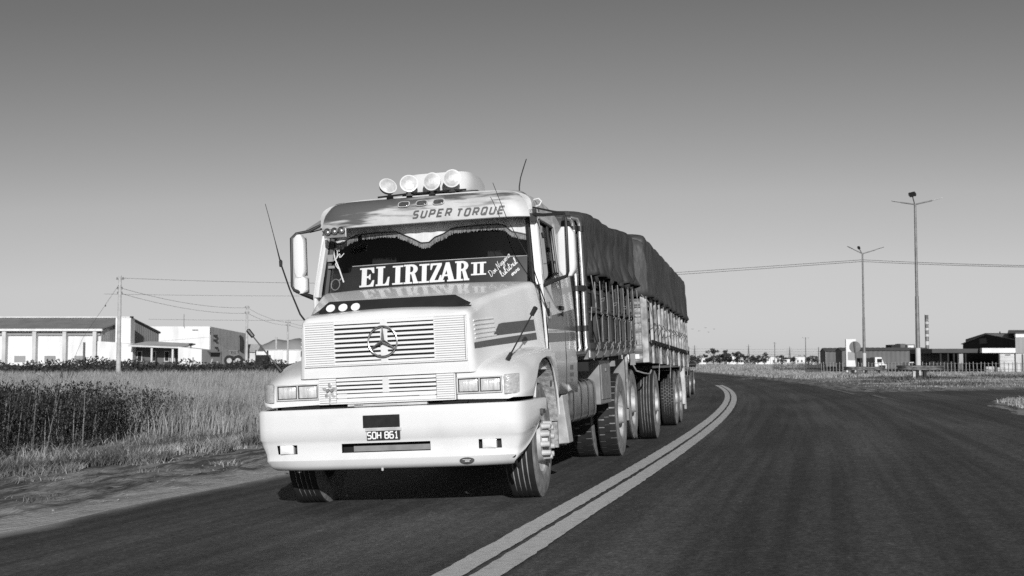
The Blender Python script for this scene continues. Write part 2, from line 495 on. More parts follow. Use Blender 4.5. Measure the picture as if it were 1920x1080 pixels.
left_edge = lambda y: -4.68 + w1(y) * 0.6 + w5(y)
def right_edge(y):
    return float(np.interp(y, [-40, 10, 20, 26, 36, 46, 60, 400], [8, 7.2, 5.4, 5.9, 6.4, 4.3, 4.1, 4.1])) + w1(y + 300) * 0.7
SH = strip('dirt_shoulder', np.concatenate([np.arange(-20, 8, .6), np.arange(8, 40, .09), np.arange(40, 110, .8), np.arange(110, 320, 4)]), lambda y: -9.3 + w2(y), lambda y: -4.3, SHOULDER, 0.010, 64)
structure(SH)
clods(SH)
structure(strip('roadside_dirt', yroad[np.where(yroad > 34)], lambda y: 3.6, lambda y: 6.6 + w2(y + 77) + 2.0 * math.exp(-((y - 50) / 12) ** 2), DIRT, 0.010, 8))
structure(strip('road', yroad, left_edge, right_edge, ASPHALT, 0.022, 24))
# the side road that joins from the right
def side(name, near, far, x0, x1, mat, dz, cols=16, step=0.7):
    V = []; UV = []
    xv = np.arange(x0, x1, step)
    for x in xv:
        a, b = near(x), far(x)
        for k in range(cols + 1):
            y = a + (b - a) * k / cols
            dd = dz - 0.014 * (1 - float(sst(0, 2.2, x - x0))) * (name == 'side_road')
            V.append((x, y, float(H(x, y)) + dd)); UV.append((float(ulat(x, y)), y))
    n = cols + 1
    F = [(i * n + j, (i + 1) * n + j, (i + 1) * n + j + 1, i * n + j + 1) for i in range(len(xv) - 1) for j in range(cols)]
    o = raw_mesh(name, V, F, mat, True); me = o.data
    uvl = me.uv_layers.new(name='road')
    li = np.zeros(len(me.loops), np.int32); me.loops.foreach_get('vertex_index', li)
    uvl.data.foreach_set('uv', np.asarray(UV, np.float32)[li].ravel())
    return o
near = lambda x: float(np.interp(x, [7, 9, 10.5, 12, 13.5, 15.2, 20, 30, 90], [17, 24, 27.5, 31.5, 34.5, 37, 41, 46, 62])) + 0.5 * w1(x * 2 + 50)
far = lambda x: float(np.interp(x, [6, 9.5, 10.8, 13, 15.5, 19, 40, 90], [38, 39.5, 41, 42.5, 44, 46.4, 58, 84])) + 0.5 * w1(x * 2 + 90)
structure(side('junction_dirt', lambda x: far(x) - 0.6, lambda x: far(x) + 2.6 + 0.8 * w2(x * 2), 9.0, 90, DIRT, 0.012, 8))
structure(side('junction_dirt', lambda x: near(x) - 1.6 - 0.5 * w2(x * 2 + 30), lambda x: near(x) + 0.5, 9.2, 90, DIRT, 0.012, 6))
structure(side('side_road', near, far, 6.6, 90, ASPHALT, 0.026))

yl = np.concatenate([np.arange(-20, 4, 0.3), np.arange(4, 30, 0.08), np.arange(30, 69, 0.4)])
for (a, b, sgn) in ((-0.205, -0.025, 5), (0.025, 0.205, 60)):
    structure(strip('centre_line', yl, lambda y: a + 0.5 * w4(y * 6 + sgn) * 0.16, lambda y: b + 0.5 * w4(y * 6 + sgn + 31) * 0.16, LINE, 0.030, 1))
structure(strip('edge_line', np.arange(41.5, 56, 0.5), lambda y: 3.92, lambda y: 4.08, LINE_F, 0.030, 1))
structure(strip('edge_line', np.arange(36, 40.5, 0.5), lambda y: 4.32, lambda y: 4.46, LINE_F, 0.034, 1))
structure(strip('centre_dash', np.arange(88, 97, 1), lambda y: -0.08, lambda y: 0.08, LINE_F, 0.030, 1))

# ================================================================ TRUCK
# local frame: x to the driver's left (right in the picture), y towards the tail, z up; origin under the front axle
TRK_LOC = (-0.83, 11.8, -0.02)
TRK_ROT = Matrix.Rotation(R(-12.3), 3, 'Z') @ Matrix.Rotation(R(-2.6), 3, 'Y')
truck = thing('truck', 'white bonneted truck with dark cargo box coming down the near lane, banner across its windscreen', 'truck', TRK_LOC, rot=TRK_ROT.to_euler())

def sgnpow(c, n): return math.copysign(abs(c) ** n, c)
# ---- hood
HS = [(-1.0, .755, .735, 1.690), (-.99, .785, .762, 1.712), (-.965, .803, .775, 1.726), (-.92, .818, .782, 1.738), (-.84, .835, .785, 1.752), (-.77, .852, .79, 1.768),
      (-.70, .868, .80, 1.80), (-.62, .89, .815, 1.835), (-.45, .94, .86, 1.88), (-.1, 1.045, .955, 1.955), (.2, 1.13, 1.04, 2.012), (.36, 1.165, 1.085, 2.035), (.5, 1.17, 1.10, 2.04)]
ZB = 1.185
def hood_at(y):
    k = [np.interp(y, [h[0] for h in HS], [h[i] for h in HS]) for i in (1, 2, 3)]
    return k
def hood_pt(y, t):
    wb, wt, zt = hood_at(y)
    # rounded trapezoid: slanted flanks, corner radius, slightly crowned top
    rc = .075; s = 1 if t > .5 else -1; q = abs(t - .5) * 2      # q 0 at the crown, 1 at the bottom edge
    if q < .5: f = q / .5; x = (wt - rc) * f; z = zt + .03 * (1 - f * f)
    elif q < .72:
        a = R(90 * (1 - (q - .5) / .22)); x = wt - rc + rc * math.cos(a); z = zt - rc + rc * math.sin(a)
    else:
        f = (q - .72) / .28; x = wt + (wb - wt) * f; z = zt - rc + (ZB - zt + rc) * f
    return (s * x, y, z)
def hood_side(y, z, o=0.004):
    wb, wt, zt = hood_at(y); h = min(max((z - ZB) / (zt - ZB), 0), 1)
    f = min(1, max(0, (zt - .075 - z) / (zt - .075 - ZB)))
    return (wt + (wb - wt) * f + o, y, z)
tt = [0.5 - 0.5 * math.cos(math.pi * i / 56) for i in range(57)]
tt = sorted(set([.5 + s * q / 2 for s in (1, -1) for q in (0, .1, .2, .3, .4, .46, .5, .527, .555, .58, .61, .64, .665, .69, .72, .8, .9, 1.0)]))
m = MB()
ysec = [h[0] for h in HS[:8]] + [-.53, -.45, -.35, -.22, -.1, .05, .2, .3, .36, .5]
rings = [[hood_pt(y, t) for t in tt] for y in ysec]
m.loft(rings, smooth=True)
m.add(rings[0], [list(range(len(tt)))])
hood = m.build('hood', WHITE, truck, angle=40)
# side louvres of the hood
for s in (1, -1):
    for k in range(5):
        mm = MB(); pts = []
        for i in range(9):
            y = -.93 + .42 * i / 8; z = 1.475 + .038 * k + 0.03 * i / 8
            p = hood_side(y, z, 0.004); pts.append((s * p[0], p[1], p[2]))
        mm.tube(pts, 0.0075, 6); mm.build('louvre', WHITE, hood)
# decal stripes along hood side
def hood_decal(name, pts_lo, pts_hi, o=0.006):
    for s in (1, -1):
        mm = MB()
        lo = [hood_side(*p, o) for p in pts_lo]; hi = [hood_side(*p, o) for p in pts_hi]
        mm.loft([[(s * a[0], a[1], a[2]), (s * b[0], b[1], b[2])] for a, b in zip(lo, hi)], smooth=True)
        mm.build(name, STRIPE, hood)
n = 14
hood_decal('stripe', [(-.965 + 1.2 * i / n, 1.385 + .085 * i / n) for i in range(n + 1)], [(-.965 + 1.2 * i / n, 1.435 + .10 * i / n) for i in range(n + 1)])
hood_decal('stripe', [(-.55 + .78 * i / n, 1.50 + .055 * i / n) for i in range(n + 1)], [(-.55 + .78 * i / n, 1.50 + .055 * i / n + min(.105, .012 + .6 * i / n)) for i in range(n + 1)])
# smoked deflector across the nose of the hood with three white discs
mm = MB(); rg = []
for i in range(41):
    x = -.735 + 1.47 * i / 40
    e = max(0, (abs(x) - .60) / .135)
    top = 1.872 - .085 * min(1, e) ** 0.8
    fl = 0.0 - .03 * e * e
    rg.append([(x, -.83 + .03 * e, 1.752 - fl * 0), (x, -.862 + .05 * e, 1.762), (x, -.82 + .06 * e, max(1.772, top - .055)), (x, -.765 + .07 * e, max(1.78, top)), (x, -.74 + .05 * e, max(1.775, top - .006)), (x, -.72, 1.76)])
mm.loft(rg, smooth=True)
deflector = mm.build('hood_deflector', STRIP_D, truck, angle=25)
md = MB(); md.lathe([(-.004, .001), (-.004, .041), (.004, .041)], axis='y', n=24)
d0 = md.build('disc', TEXT_W, deflector, off=(0, 0, 0))
for i, x in enumerate((-.545, -.428, -.311)):
    o = d0 if i == 0 else dup(d0, deflector)
    o.location = (x, -.847, 1.808); o.rotation_euler = (R(-36), 0, 0)
# windscreen washer slit
MB().box((.33, .03, 1.992), (.05, .02, .012)).build('washer_nozzle', PLASTIC, hood)

# ---- fenders
ay, az = 0.64, 0.775            # wheel arch half axes about the axle
FS = [(-.975, 1.075, 1.165), (-.965, 1.115, 1.185), (-.94, 1.15, 1.205), (-.90, 1.18, 1.225), (-.82, 1.205, 1.255), (-.7, 1.22, 1.29), (-.62, 1.225, 1.31), (-.5, 1.23, 1.335),
      (-.36, 1.23, 1.36), (-.2, 1.232, 1.385), (0, 1.235, 1.405), (.2, 1.235, 1.42), (.4, 1.233, 1.42), (.55, 1.228, 1.405), (.63, 1.22, 1.385), (.74, 1.205, 1.35), (.84, 1.19, 1.31)]
def arch_z(y):
    if abs(y) >= ay: return -1
    return .53 + az * (1 - (abs(y) / ay) ** 2.6) ** 0.5
def fender(s):
    rg = []
    for (y, xo, zt) in FS:
        zl = max(.955 if y < 0 else .95, arch_z(y))
        ring = [(s * .60, y, min(zt + .05, 1.45)), (s * .70, y, zt + .03)]
        rz = float(np.interp(y, [-.9, -.55, -.35, .5, .84], [.21, .20, .10, .085, .12])); cx, rx = xo - .30, .30
        for k in range(9):
            a = R(90 - 90 * k / 8)
            ring.append((s * (cx + rx * math.cos(a)), y, zt - rz + rz * math.sin(a) ** 1.0 + (0.0)))
        zs = zt - rz
        zl2 = min(zl, zs - .012)
        for k in range(1, 6):
            f = k / 5
            ring.append((s * (xo + .006 * math.sin(math.pi * f)), y, zs + (zl2 - zs) * f))
        rg.append(ring)
    mm = MB(); mm.loft(rg, smooth=True)
    f = rg[0]
    cap = [f[0]] + f[1:] + [(s * .60, FS[0][0], .955)]
    mm.add(cap, [list(range(len(cap)))])
    # rolled arch lip
    lip = [(s * 1.215, ay * math.sin(R(a)), .53 + az * max(0, 1 - abs(math.sin(R(a))) ** 2.6) ** .5) for a in np.linspace(-62, 76, 26)]
    mm.tube([(p[0] + s * .006, p[1], p[2]) for p in lip], .012, 6)
    # inner wheel house
    hs = [[(s * xx, ay * math.sin(R(a)) * .985, .53 + (az - .02) * max(0, 1 - abs(math.sin(R(a))) ** 2.6) ** .5) for xx in (1.205, .8, .45)] for a in np.linspace(-80, 80, 22)]
    mm.loft(hs[:13], 1, smooth=True); mm.loft(hs[12:], 2, smooth=True)
    # splash guard behind the wheel, with a seam
    mm.box2((s * .62, .60, .88), (s * 1.16, .66, 1.36), 2)
    mm.box2((s * .62, .655, .42), (s * 1.19, .70, .865), 2)
    mm.box2((s * .62, .63, .865), (s * 1.18, .68, .88), 1)
    return mm.build('fender', [WHITE, DARK, DIRTY], truck, angle=40)
fenders = [fender(1), fender(-1)]
# front wall between the fenders that carries the lower grille
MB().box2((-.62, -.968, .95), (.62, -.90, 1.30)).build('front_panel', WHITE, truck, bevel=.006)

for s in (1, -1): MB().box2((s * .623, -.9865, .955), (s * .6275, -.966, 1.182)).build('panel_gap', DARK, truck)
MB().box2((-.623, -.9995, 1.1815), (.623, -.97, 1.1845)).build('panel_gap', DARK, truck)
# ---- upper grille
GZ0, GZ1 = 1.283, 1.682
m = MB()
for (x0, x1, z0, z1) in ((-.742, .742, GZ1 - .012, GZ1), (-.742, .742, GZ0, GZ0 + .012), (-.742, -.728, GZ0 + .012, GZ1 - .012), (.728, .742, GZ0 + .012, GZ1 - .012)):
    m.box2((x0, -1.022, z0), (x1, -.995, z1))
m.box2((-.032, -1.028, GZ0 + .012), (.032, -1.008, GZ1 - .012))
grille = m.build('grille', WHITE, truck, bevel=.004)
MB().box2((-.728, -1.006, GZ0 + .012), (.728, -1.0015, GZ1 - .012)).build('radiator_screen', DARK, grille)
nrow = 9; pitch = (GZ1 - GZ0 - .03) / nrow
def slat_mesh(w, h):
    mm = MB(); mm.add([(-w / 2, -.004, -h / 2), (w / 2, -.004, -h / 2), (w / 2, -.016, -h / 2 + .002), (-w / 2, -.016, -h / 2 + .002), (-w / 2, -.012, h / 2), (w / 2, -.012, h / 2), (w / 2, .003, h / 2), (-w / 2, .003, h / 2)],
                      [(0, 1, 2, 3), (3, 2, 5, 4), (4, 5, 6, 7), (0, 7, 6, 1), (0, 3, 4, 7), (1, 6, 5, 2)])
    return mm
sl = None
for i in range(nrow + 1):
    z = GZ0 + .015 + pitch * i
    h = .0245 if 0 < i < nrow else .02
    if i == 0: zc = z + .008
    elif i == nrow: zc = z - .008
    else: zc = z
    for w, xx in ((.446, -.234), (.446, .234)):
        if sl is None:
            sl = slat_mesh(.446, .0245).build('slat', WHITE, grille, off=(0, 0, 0)); o = sl
        else: o = dup(sl, grille)
        o.location = (xx, -1.012, zc)
s2_ = None
for i in range(2 * nrow + 1):
    z = GZ0 + .022 + (GZ1 - GZ0 - .044) * i / (2 * nrow)
    for sx in (-1, 1):
        if s2_ is None:
            s2_ = slat_mesh(.266, .0178).build('slat', WHITE, grille, off=(0, 0, 0)); o = s2_
        else: o = dup(s2_, grille)
        o.location = (sx * .592, -1.012, z)
MB().box2((-.459, -1.03, GZ0 + .016), (-.453, -1.004, GZ1 - .016)).box2((.453, -1.03, GZ0 + .016), (.459, -1.004, GZ1 - .016)).build('divider', WHITE, grille)
# ring and three-pointed star
m = MB(); rc = (0, -1.062, 1.484); rr = .131
m.tube([(rc[0] + rr * math.cos(R(a)), rc[1], rc[2] + rr * math.sin(R(a))) for a in range(0, 361, 8)], .007, 8, cap=False)
for k in range(3):
    a = R(90 + 120 * k); d = Vector((math.cos(a), 0, math.sin(a))); q = Vector((-math.sin(a), 0, math.cos(a)))
    c = Vector(rc)
    tip = c + d * (rr - .004)
    b1 = c + d.copy() * .02 + q * .022; b2 = c + d * .02 - q * .022
    l1 = c + Vector((math.cos(a + R(60)), 0, math.sin(a + R(60)))) * .019; l2 = c + Vector((math.cos(a - R(60)), 0, math.sin(a - R(60)))) * .019
    fr = c + Vector((0, -.016, 0)); bk = c + Vector((0, .012, 0))
    m.add([tip + q * .004, tip - q * .004, l1, l2, fr, bk], [(0, 4, 2), (0, 1, 4), (1, 3, 4), (0, 2, 5), (1, 0, 5), (3, 1, 5)])
m.box2((-.01, -1.055, 1.345), (.01, -1.02, 1.36))
m.build('star_emblem', CHROME, truck)

# ---- lower grille
LZ0, LZ1 = .952, 1.178
m = MB()
m.box2((-.622, -.985, LZ0), (-.612, -.965, LZ1)); m.box2((.612, -.985, LZ0), (.622, -.965, LZ1))
m.box2((-.612, -.99, LZ0), (.612, -.965, LZ0 + .012))
lgr = m.build('lower_grille', WHITE, truck, bevel=.003)
MB().box2((-.612, -.9725, LZ0 + .012), (.612, -.9695, LZ1)).build('grille_back', DARK, lgr)
rows = [(LZ0 + .03, .034), (LZ0 + .069, .034), (LZ0 + .105, .024), (LZ0 + .1415, .024), (LZ0 + .178, .024), (LZ0 + .2105, .026)]
for i, (z, h) in enumerate(rows):
    slat_mesh(.905, h).build('slat', WHITE, lgr, off=(0, 0, 0)).location = (0, -.978, z)
lgr.location = (0, -.024, 0)
slS = None
for i in range(11):
    z = LZ0 + .024 + .0195 * i
    for sx in (-1, 1):
        if slS is None: slS = slat_mesh(.155, .0178).build('slat', WHITE, lgr, off=(0, 0, 0)); o = slS
        else: o = dup(slS, lgr)
        o.location = (sx * .534, -.978, z)
MB().box2((-.028, -.997, LZ0 + .09), (.028, -.975, LZ1 - .005)).box2((-.44, -.992, LZ0 + .05), (-.36, -.975, LZ0 + .09)).box2((.3, -.992, LZ0 + .05), (.44, -.976, LZ0 + .058)).build('grille_post', WHITE, lgr)
# little winged flower ornament fixed to the lower grille
m = MB(); fc = Vector((-.513, -1.0, 1.075))
for k in range(5):
    a = R(90 + 72 * k); d = Vector((math.cos(a), 0, math.sin(a))); q = Vector((-math.sin(a), 0, math.cos(a)))
    c = fc + d * .042
    ring = [c + d * (.034 * math.cos(R(t))) + q * (.024 * math.sin(R(t))) + Vector((0, -.012 - .004 * math.cos(R(t)), 0)) for t in range(0, 360, 40)]
    m.add(ring + [c + Vector((0, -.03, 0)), fc], [(i, (i + 1) % 9, 9) for i in range(9)] + [(i, 10, (i + 1) % 9) for i in range(9)], 0, True)
m.lathe([(-.03, .001), (-.03, .014), (0, .016)], c=(fc.x - .016, fc.y - .012, fc.z + .004), axis='y', n=12, mats=[1, 1])
m.lathe([(-.03, .001), (-.03, .014), (0, .016)], c=(fc.x + .022, fc.y - .012, fc.z + .004), axis='y', n=12, mats=[1, 1])
m.tube([fc + Vector((0, -.01, -.02)), fc + Vector((-.005, -.012, -.12))], .010, 6)
m.build('flower_ornament', [M('clear_grey_plastic', .50, .28, 30, rough=.25, coat=.4), GREYM], truck)

# ---- headlights and turn signals
def headlight(s):
    m = MB(); x0, x1, z0, z1, y = .628, 1.028, 1.0, 1.142, -.983
    t = .012
    P = lambda xx: s * xx
    m.box2((P(x0), y - .012, z1 - t), (P(x1), y + .012, z1)); m.box2((P(x0), y - .012, z0), (P(x1), y + .012, z0 + t))
    for xx in (x0, x1 - t, (x0 + x1) / 2 - t / 2): m.box2((P(xx), y - .012, z0 + t), (P(xx + t), y + .012, z1 - t))
    h = m.build('headlight', [WHITE_D], truck, bevel=.003)
    MB().box2((P(x0 + .004), y - .001, z0 + .004), (P(x1 - .004), y + .005, z1 - .004)).build('housing', PLASTIC, h)
    for k in range(2):
        a = x0 + t + .010 + k * (x1 - x0 - t) / 2; b = a + (x1 - x0 - t) / 2 - t - .020
        mm = MB(); rg = []
        for i in range(9):
            f = i / 8; ring = []
            for j in range(7):
                g = j / 6
                bul = .012 * (1 - (2 * f - 1) ** 4) * (1 - (2 * g - 1) ** 4)
                ring.append((P(a + (b - a) * f), y - .004 - bul, z0 + t + .008 + (z1 - z0 - 2 * t - .018) * g))
            rg.append(ring)
        mm.loft(rg, smooth=True); mm.build('lens', LAMP, h)
    m = MB(); rg = []
    for i in range(9):
        f = i / 8; x = 1.05 + .115 * f; yy = -.99 + .075 * f ** 2.2
        rg.append([(P(x), yy, .985), (P(x), yy - .008, .99), (P(x), yy - .010, 1.06), (P(x), yy - .008, 1.145 + .008 * f), (P(x), yy + .01, 1.15 + .008 * f)])
    m.loft(rg, smooth=True, cap0=True, cap1=True)
    m.build('turn_signal', SIGNAL, truck, angle=30)
for s in (1, -1): headlight(s)

# ---- bumper
PX = [(1.29, -.38), (1.282, -.50), (1.268, -.62), (1.252, -.74), (1.235, -.85), (1.217, -.94), (1.196, -.995), (1.165, -1.032), (1.11, -1.052), (1.015, -1.064), (.82, -1.08), (.60, -1.092), (.40, -1.10), (.2, -1.104)]
path = [(-x, y) for x, y in PX] + [(0, -1.105)] + [(x, y) for x, y in PX[::-1]]
ZL = [.385, .40, .43, .475, .49, .533, .612, .645, .66, .75, .86, .900, .916, .919]
INW = [.085, .042, .018, .004, .014, .024, .022, .016, .002, 0, 0, .003, .012, .06]
rg = []
for i, (x, y) in enumerate(path):
    a = Vector(path[max(i - 1, 0)]); b = Vector(path[min(i + 1, len(path) - 1)])
    d = (b - a).normalized(); nrm = Vector((-d.y, d.x))     # inward (towards the truck)
    if nrm.y < 0 and abs(x) < 1: nrm = -nrm
    if abs(x) >= 1 and nrm.x * x > 0: nrm = -nrm
    low = np.interp(y, [-1.0, -.92, -.80, -.66, -.52, -.40], [.385, .40, .44, .51, .60, .70])
    ring = []
    for z, w in zip(ZL, INW):
        zz = .919 - (.919 - z) * (.919 - low) / (.919 - .385)
        zz += .012 * np.interp(y, [-1, -.4], [0, 1])
        extra = .10 * max(0, (.62 - z) / .24) * sst(.75, 1.2, abs(x))
        q = Vector((x, y)) + nrm * (w + float(extra) * .9)
        ring.append((q.x, q.y, zz))
    rg.append(ring)
nP = len(path)
def hole(i, j):
    xa, xb = path[i][0], path[i + 1][0]
    mid = (xa + xb) / 2
    if ZL[j] >= .53 and ZL[j + 1] <= .613:
        if .82 < abs(mid) < 1.015: return True
        if abs(mid) < .40: return True
    return False
m = MB(); m.loft(rg, smooth=True, skip=hole)
inner = []
for i, (x, y) in enumerate(path): inner.append([rg[i][0], (x * .86, y + .14, rg[i][0][2] + .03)])
m.loft(inner, 0, smooth=False)
bumper = m.build('bumper', WHITE, truck, angle=50)
# dark recesses behind the openings
m = MB(); m.box2((-.42, -.985, .50), (.42, -.955, .64)); m.box2((-.41, -1.06, .605), (.41, -.985, .615)); m.box2((-.40, -1.045, .528), (.40, -.985, .534))
m.build('intake_recess', DARK, bumper)
MB().box2((-.31, -1.02, .538), (.40, -.995, .585)).build('intake_mesh', GREYM, bumper)
def fog(s):
    m = MB()
    m.box2((s * .81, -.985, .52), (s * 1.01, -.955, .625)); m.box2((s * .825, -1.02, .612), (s * 1.0, -.97, .617)); m.box2((s * .825, -1.01, .528), (s * 1.0, -.97, .532))
    f = m.build('fog_light', PLASTIC, bumper)
    xc_ = .905
    mm = MB(); rg_ = []
    for i in range(7):
        q = i / 6; ring = []
        for j in range(6):
            g = j / 5; b = .012 * (1 - (2 * q - 1) ** 4) * (1 - (2 * g - 1) ** 4)
            ring.append((s * xc_ - .066 + .116 * q + (.01 if s > 0 else -.01), -1.05 - b, .536 + .075 * g))
        rg_.append(ring)
    mm.loft(rg_, smooth=True); mm.box2((s * xc_ - .062 + (.01 if s > 0 else -.01), -1.028, .535), (s * xc_ + .05 + (.01 if s > 0 else -.01), -.99, .612))
    mm.build('lens', LAMP_F, f)
for s in (1, -1): fog(s)
# side lamp, towing plug, stay and sticker
MB().box2((1.275, -.62, .79), (1.302, -.50, .84)).build('side_marker', LAMP_S, bumper, bevel=.006)
MB().lathe([(-.02, .001), (-.015, .010), (.02, .012)], c=(-.05, -1.04, .385), axis='z', n=10).build('drain_plug', WHITE_D, bumper)
m = MB(); m.tube([(1.10, -.95, .47), (1.11, -.93, .40), (1.12, -.88, .35)], .014, 8); m.lathe([(-.015, .001), (-.015, .022), (.02, .022)], c=(1.10, -.97, .465), axis='y', n=12)
m.build('tow_hook', DARK, bumper)

# ---- stroke lettering and slab letters
STROKE = {
 'S': [[(.6, 1), (.12, 1), (0, .88), (0, .62), (.12, .5), (.48, .5), (.6, .38), (.6, .12), (.48, 0), (0, 0)]],
 'U': [[(0, 1), (0, .12), (.12, 0), (.48, 0), (.6, .12), (.6, 1)]],
 'P': [[(0, 0), (0, 1), (.48, 1), (.6, .88), (.6, .56), (.48, .44), (.03, .44)]],
 'E': [[(.6, 1), (0, 1), (0, 0), (.6, 0)], [(.03, .5), (.5, .5)]],
 'R': [[(0, 0), (0, 1), (.48, 1), (.6, .88), (.6, .56), (.48, .44), (.03, .44)], [(.3, .44), (.6, 0)]],
 'T': [[(0, 1), (.6, 1)], [(.3, .97), (.3, 0)]],
 'O': [[(.12, 0), (0, .12), (0, .88), (.12, 1), (.48, 1), (.6, .88), (.6, .12), (.48, 0), (.12, 0)]],
 'Q': [[(.12, 0), (0, .12), (0, .88), (.12, 1), (.48, 1), (.6, .88), (.6, .12), (.48, 0), (.12, 0)], [(.32, .28), (.66, -.1)]],
 'H': [[(0, 0), (0, 1)], [(.6, 0), (.6, 1)], [(.03, .5), (.57, .5)]],
 '8': [[(.12, 0), (0, .12), (0, .88), (.12, 1), (.48, 1), (.6, .88), (.6, .12), (.48, 0), (.12, 0)], [(.03, .52), (.57, .52)]],
 '6': [[(.58, 1), (.12, 1), (0, .88), (0, .12), (.12, 0), (.48, 0), (.6, .12), (.6, .44), (.48, .56), (.03, .56)]],
 '1': [[(.1, .78), (.3, 1), (.3, 0)], [(.1, 0), (.5, 0)]],
 '9': [[(.02, 0), (.48, 0), (.6, .12), (.6, .88), (.48, 1), (.12, 1), (0, .88), (0, .56), (.12, .44), (.57, .44)]],
 'B': [[(0, 0), (0, 1), (.48, 1), (.6, .88), (.6, .62), (.48, .52), (.03, .52)], [(.48, .52), (.6, .42), (.6, .12), (.48, 0), (.03, 0)]],
}
def ribbon(mb, pts, w, f, m=0):
    """flat stroke of width w along the 2D polyline pts, mapped to 3D by f(u, v, k)"""
    P = [Vector(p) for p in pts]; k = len(P)
    closed = (P[0] - P[-1]).length < 1e-6
    L = []; Rr = []
    for i in range(k):
        a = P[i] - P[i - 1] if i > 0 else (P[-1] - P[-2] if closed else P[1] - P[0])
        b = P[(i + 1) % k] - P[i] if i < k - 1 else (P[1] - P[0] if closed else a)
        a = a.normalized(); b = b.normalized()
        na = Vector((-a.y, a.x)); nb = Vector((-b.y, b.x))
        n_ = (na + nb)
        n_ = n_.normalized() if n_.length > 1e-3 else na
        c = max(.55, n_.dot(na))
        L.append(P[i] + n_ * (w / 2 / c)); Rr.append(P[i] - n_ * (w / 2 / c))
    mb.eps = getattr(mb, 'eps', 0) + .00025
    e = mb.eps
    vs = [f(p.x, p.y, e) for p in L] + [f(p.x, p.y, e) for p in Rr]
    mb.add(vs, [(i, i + 1, k + i + 1, k + i) for i in range(k - 1)], m)
def stroke_text(mb, txt, u0, v0, h, adv, wst, f, shear=0.0, wid=1.0, m=0):
    u = u0
    for ch in txt:
        if ch == ' ': u += adv * .8; continue
        for st in STROKE[ch]:
            P = []
            for i, (a, b) in enumerate(st):
                P.append((u + a * h * wid + shear * b * h, v0 + b * h))
            ribbon(mb, P, wst, f, m)
        u += adv
    return u
def poly(mb, pts, f, m=0):
    mb.eps = getattr(mb, 'eps', 0) + .0002
    mb.add([f(p[0], p[1], mb.eps) for p in pts], [list(range(len(pts)))], m)
def rect(a, b, c, d): return [(a, b), (c, b), (c, d), (a, d)]
def ell(cx, cy, rx, ry, a0, a1, n): return [(cx + rx * math.cos(R(a0 + (a1 - a0) * i / n)), cy + ry * math.sin(R(a0 + (a1 - a0) * i / n))) for i in range(n + 1)]
def ring_poly(o, i): return [[o[k], o[k + 1], i[k + 1], i[k]] for k in range(len(o) - 1)]
def slab(ch):
    sh = .085
    if ch == 'I': return [rect(0, 0, 1, sh), rect(0, 1 - sh, 1, 1), rect(.27, sh, .73, 1 - sh)]
    if ch == 'J': return [rect(0, 0, 1, sh * 1.3), rect(0, 1 - sh * 1.3, 1, 1), rect(.17, sh * 1.3, .40, 1 - sh * 1.3), rect(.60, sh * 1.3, .83, 1 - sh * 1.3)]   # paired numeral two
    if ch == 'E': return [rect(0, 0, .60, sh), rect(0, 1 - sh, .60, 1), rect(.14, sh, .48, 1 - sh), [(.6, 0), (.94, 0), (1, .33), (.88, .33), (.74, sh * 1.5), (.6, sh)],
                          [(.6, 1), (.96, 1), (.98, .70), (.87, .70), (.76, 1 - sh * 1.5), (.6, 1 - sh)], rect(.48, .46, .66, .56), [(.62, .40), (.74, .36), (.74, .66), (.62, .62)]]
    if ch == 'L': return [rect(0, 0, .66, sh), rect(0, 1 - sh, .66, 1), rect(.15, sh, .52, 1 - sh), [(.66, 0), (.96, 0), (1, .44), (.88, .44), (.76, sh * 2), (.66, sh)]]
    if ch == 'R':
        o = ell(.50, .745, .42, .255, 90, -90, 12); i = ell(.50, .745, .13, .15, 90, -90, 12)
        return [rect(0, 0, .56, sh), rect(0, 1 - sh, .5, 1), rect(.12, sh, .42, 1 - sh), rect(.42, .895, .5, .999), rect(.42, .49, .5, .60)] + ring_poly(o, i) + [[(.50, .50), (.74, .52), (.93, sh), (.64, sh)], [(.62, 0), (1, 0), (1, sh * 1.1), (.62, sh * 1.05)]]
    if ch == 'Z': return [rect(.04, .895, 1, 1), [(.62, .895), (1, .895), (.40, .105), (.0, .105)], rect(0, 0, .96, .105), [(.04, .895), (.04, .66), (.14, .66), (.26, .895)], [(.72, .105), (.88, .36), (1, .36), (.96, .105)]]
    if ch == 'A': return [[(.10, sh), (.24, sh), (.56, .86), (.46, 1), (.40, 1)], [(.40, 1), (.62, 1), (.92, sh), (.58, sh), (.42, .72)], rect(.24, .28, .68, .375), rect(0, 0, .34, sh), rect(.50, 0, 1.0, sh)]
def slab_text(mb, spec, f, m=0):
    for ch, u0, u1, v0, v1 in spec:
        for p in slab(ch): poly(mb, [(u0 + a * (u1 - u0), v0 + b * (v1 - v0)) for a, b in p], f, m)

# number plate, black panel above it, oval sticker
MB().box2((-.19, -1.112, .742), (.142, -1.098, .85)).build('black_panel', M('black_gloss_panel', .018, .010, 20, rough=.35), bumper, bevel=.004)
m = MB(); m.box2((-.155, -1.120, .640), (.142, -1.102, .715)); m.box2((-.17, -1.116, .712), (.155, -1.104, .738), 1)
plate = m.build('number_plate', [PLASTIC, WHITE_D], bumper, bevel=.002)
fp = lambda u, v, e: (u, -1.1212 - e, v)
def letters(txt, u, v, h, adv, wst, f, mat, parent, shear=0.0, wid=1.0):
    for ch in txt:
        if ch != ' ':
            m = MB(); stroke_text(m, ch, u, v, h, adv, wst, f, shear, wid); m.build('letter', mat, parent)
        u += adv
letters('SOH', -.146, .650, .054, .044, .0105, fp, TEXT_W, plate, wid=.95)
letters('861', .010, .650, .054, .044, .0105, fp, TEXT_W, plate, wid=.95)
m = MB(); m.lathe([(-.004, .001), (-.004, 1), (.004, 1)], axis='y', n=24)
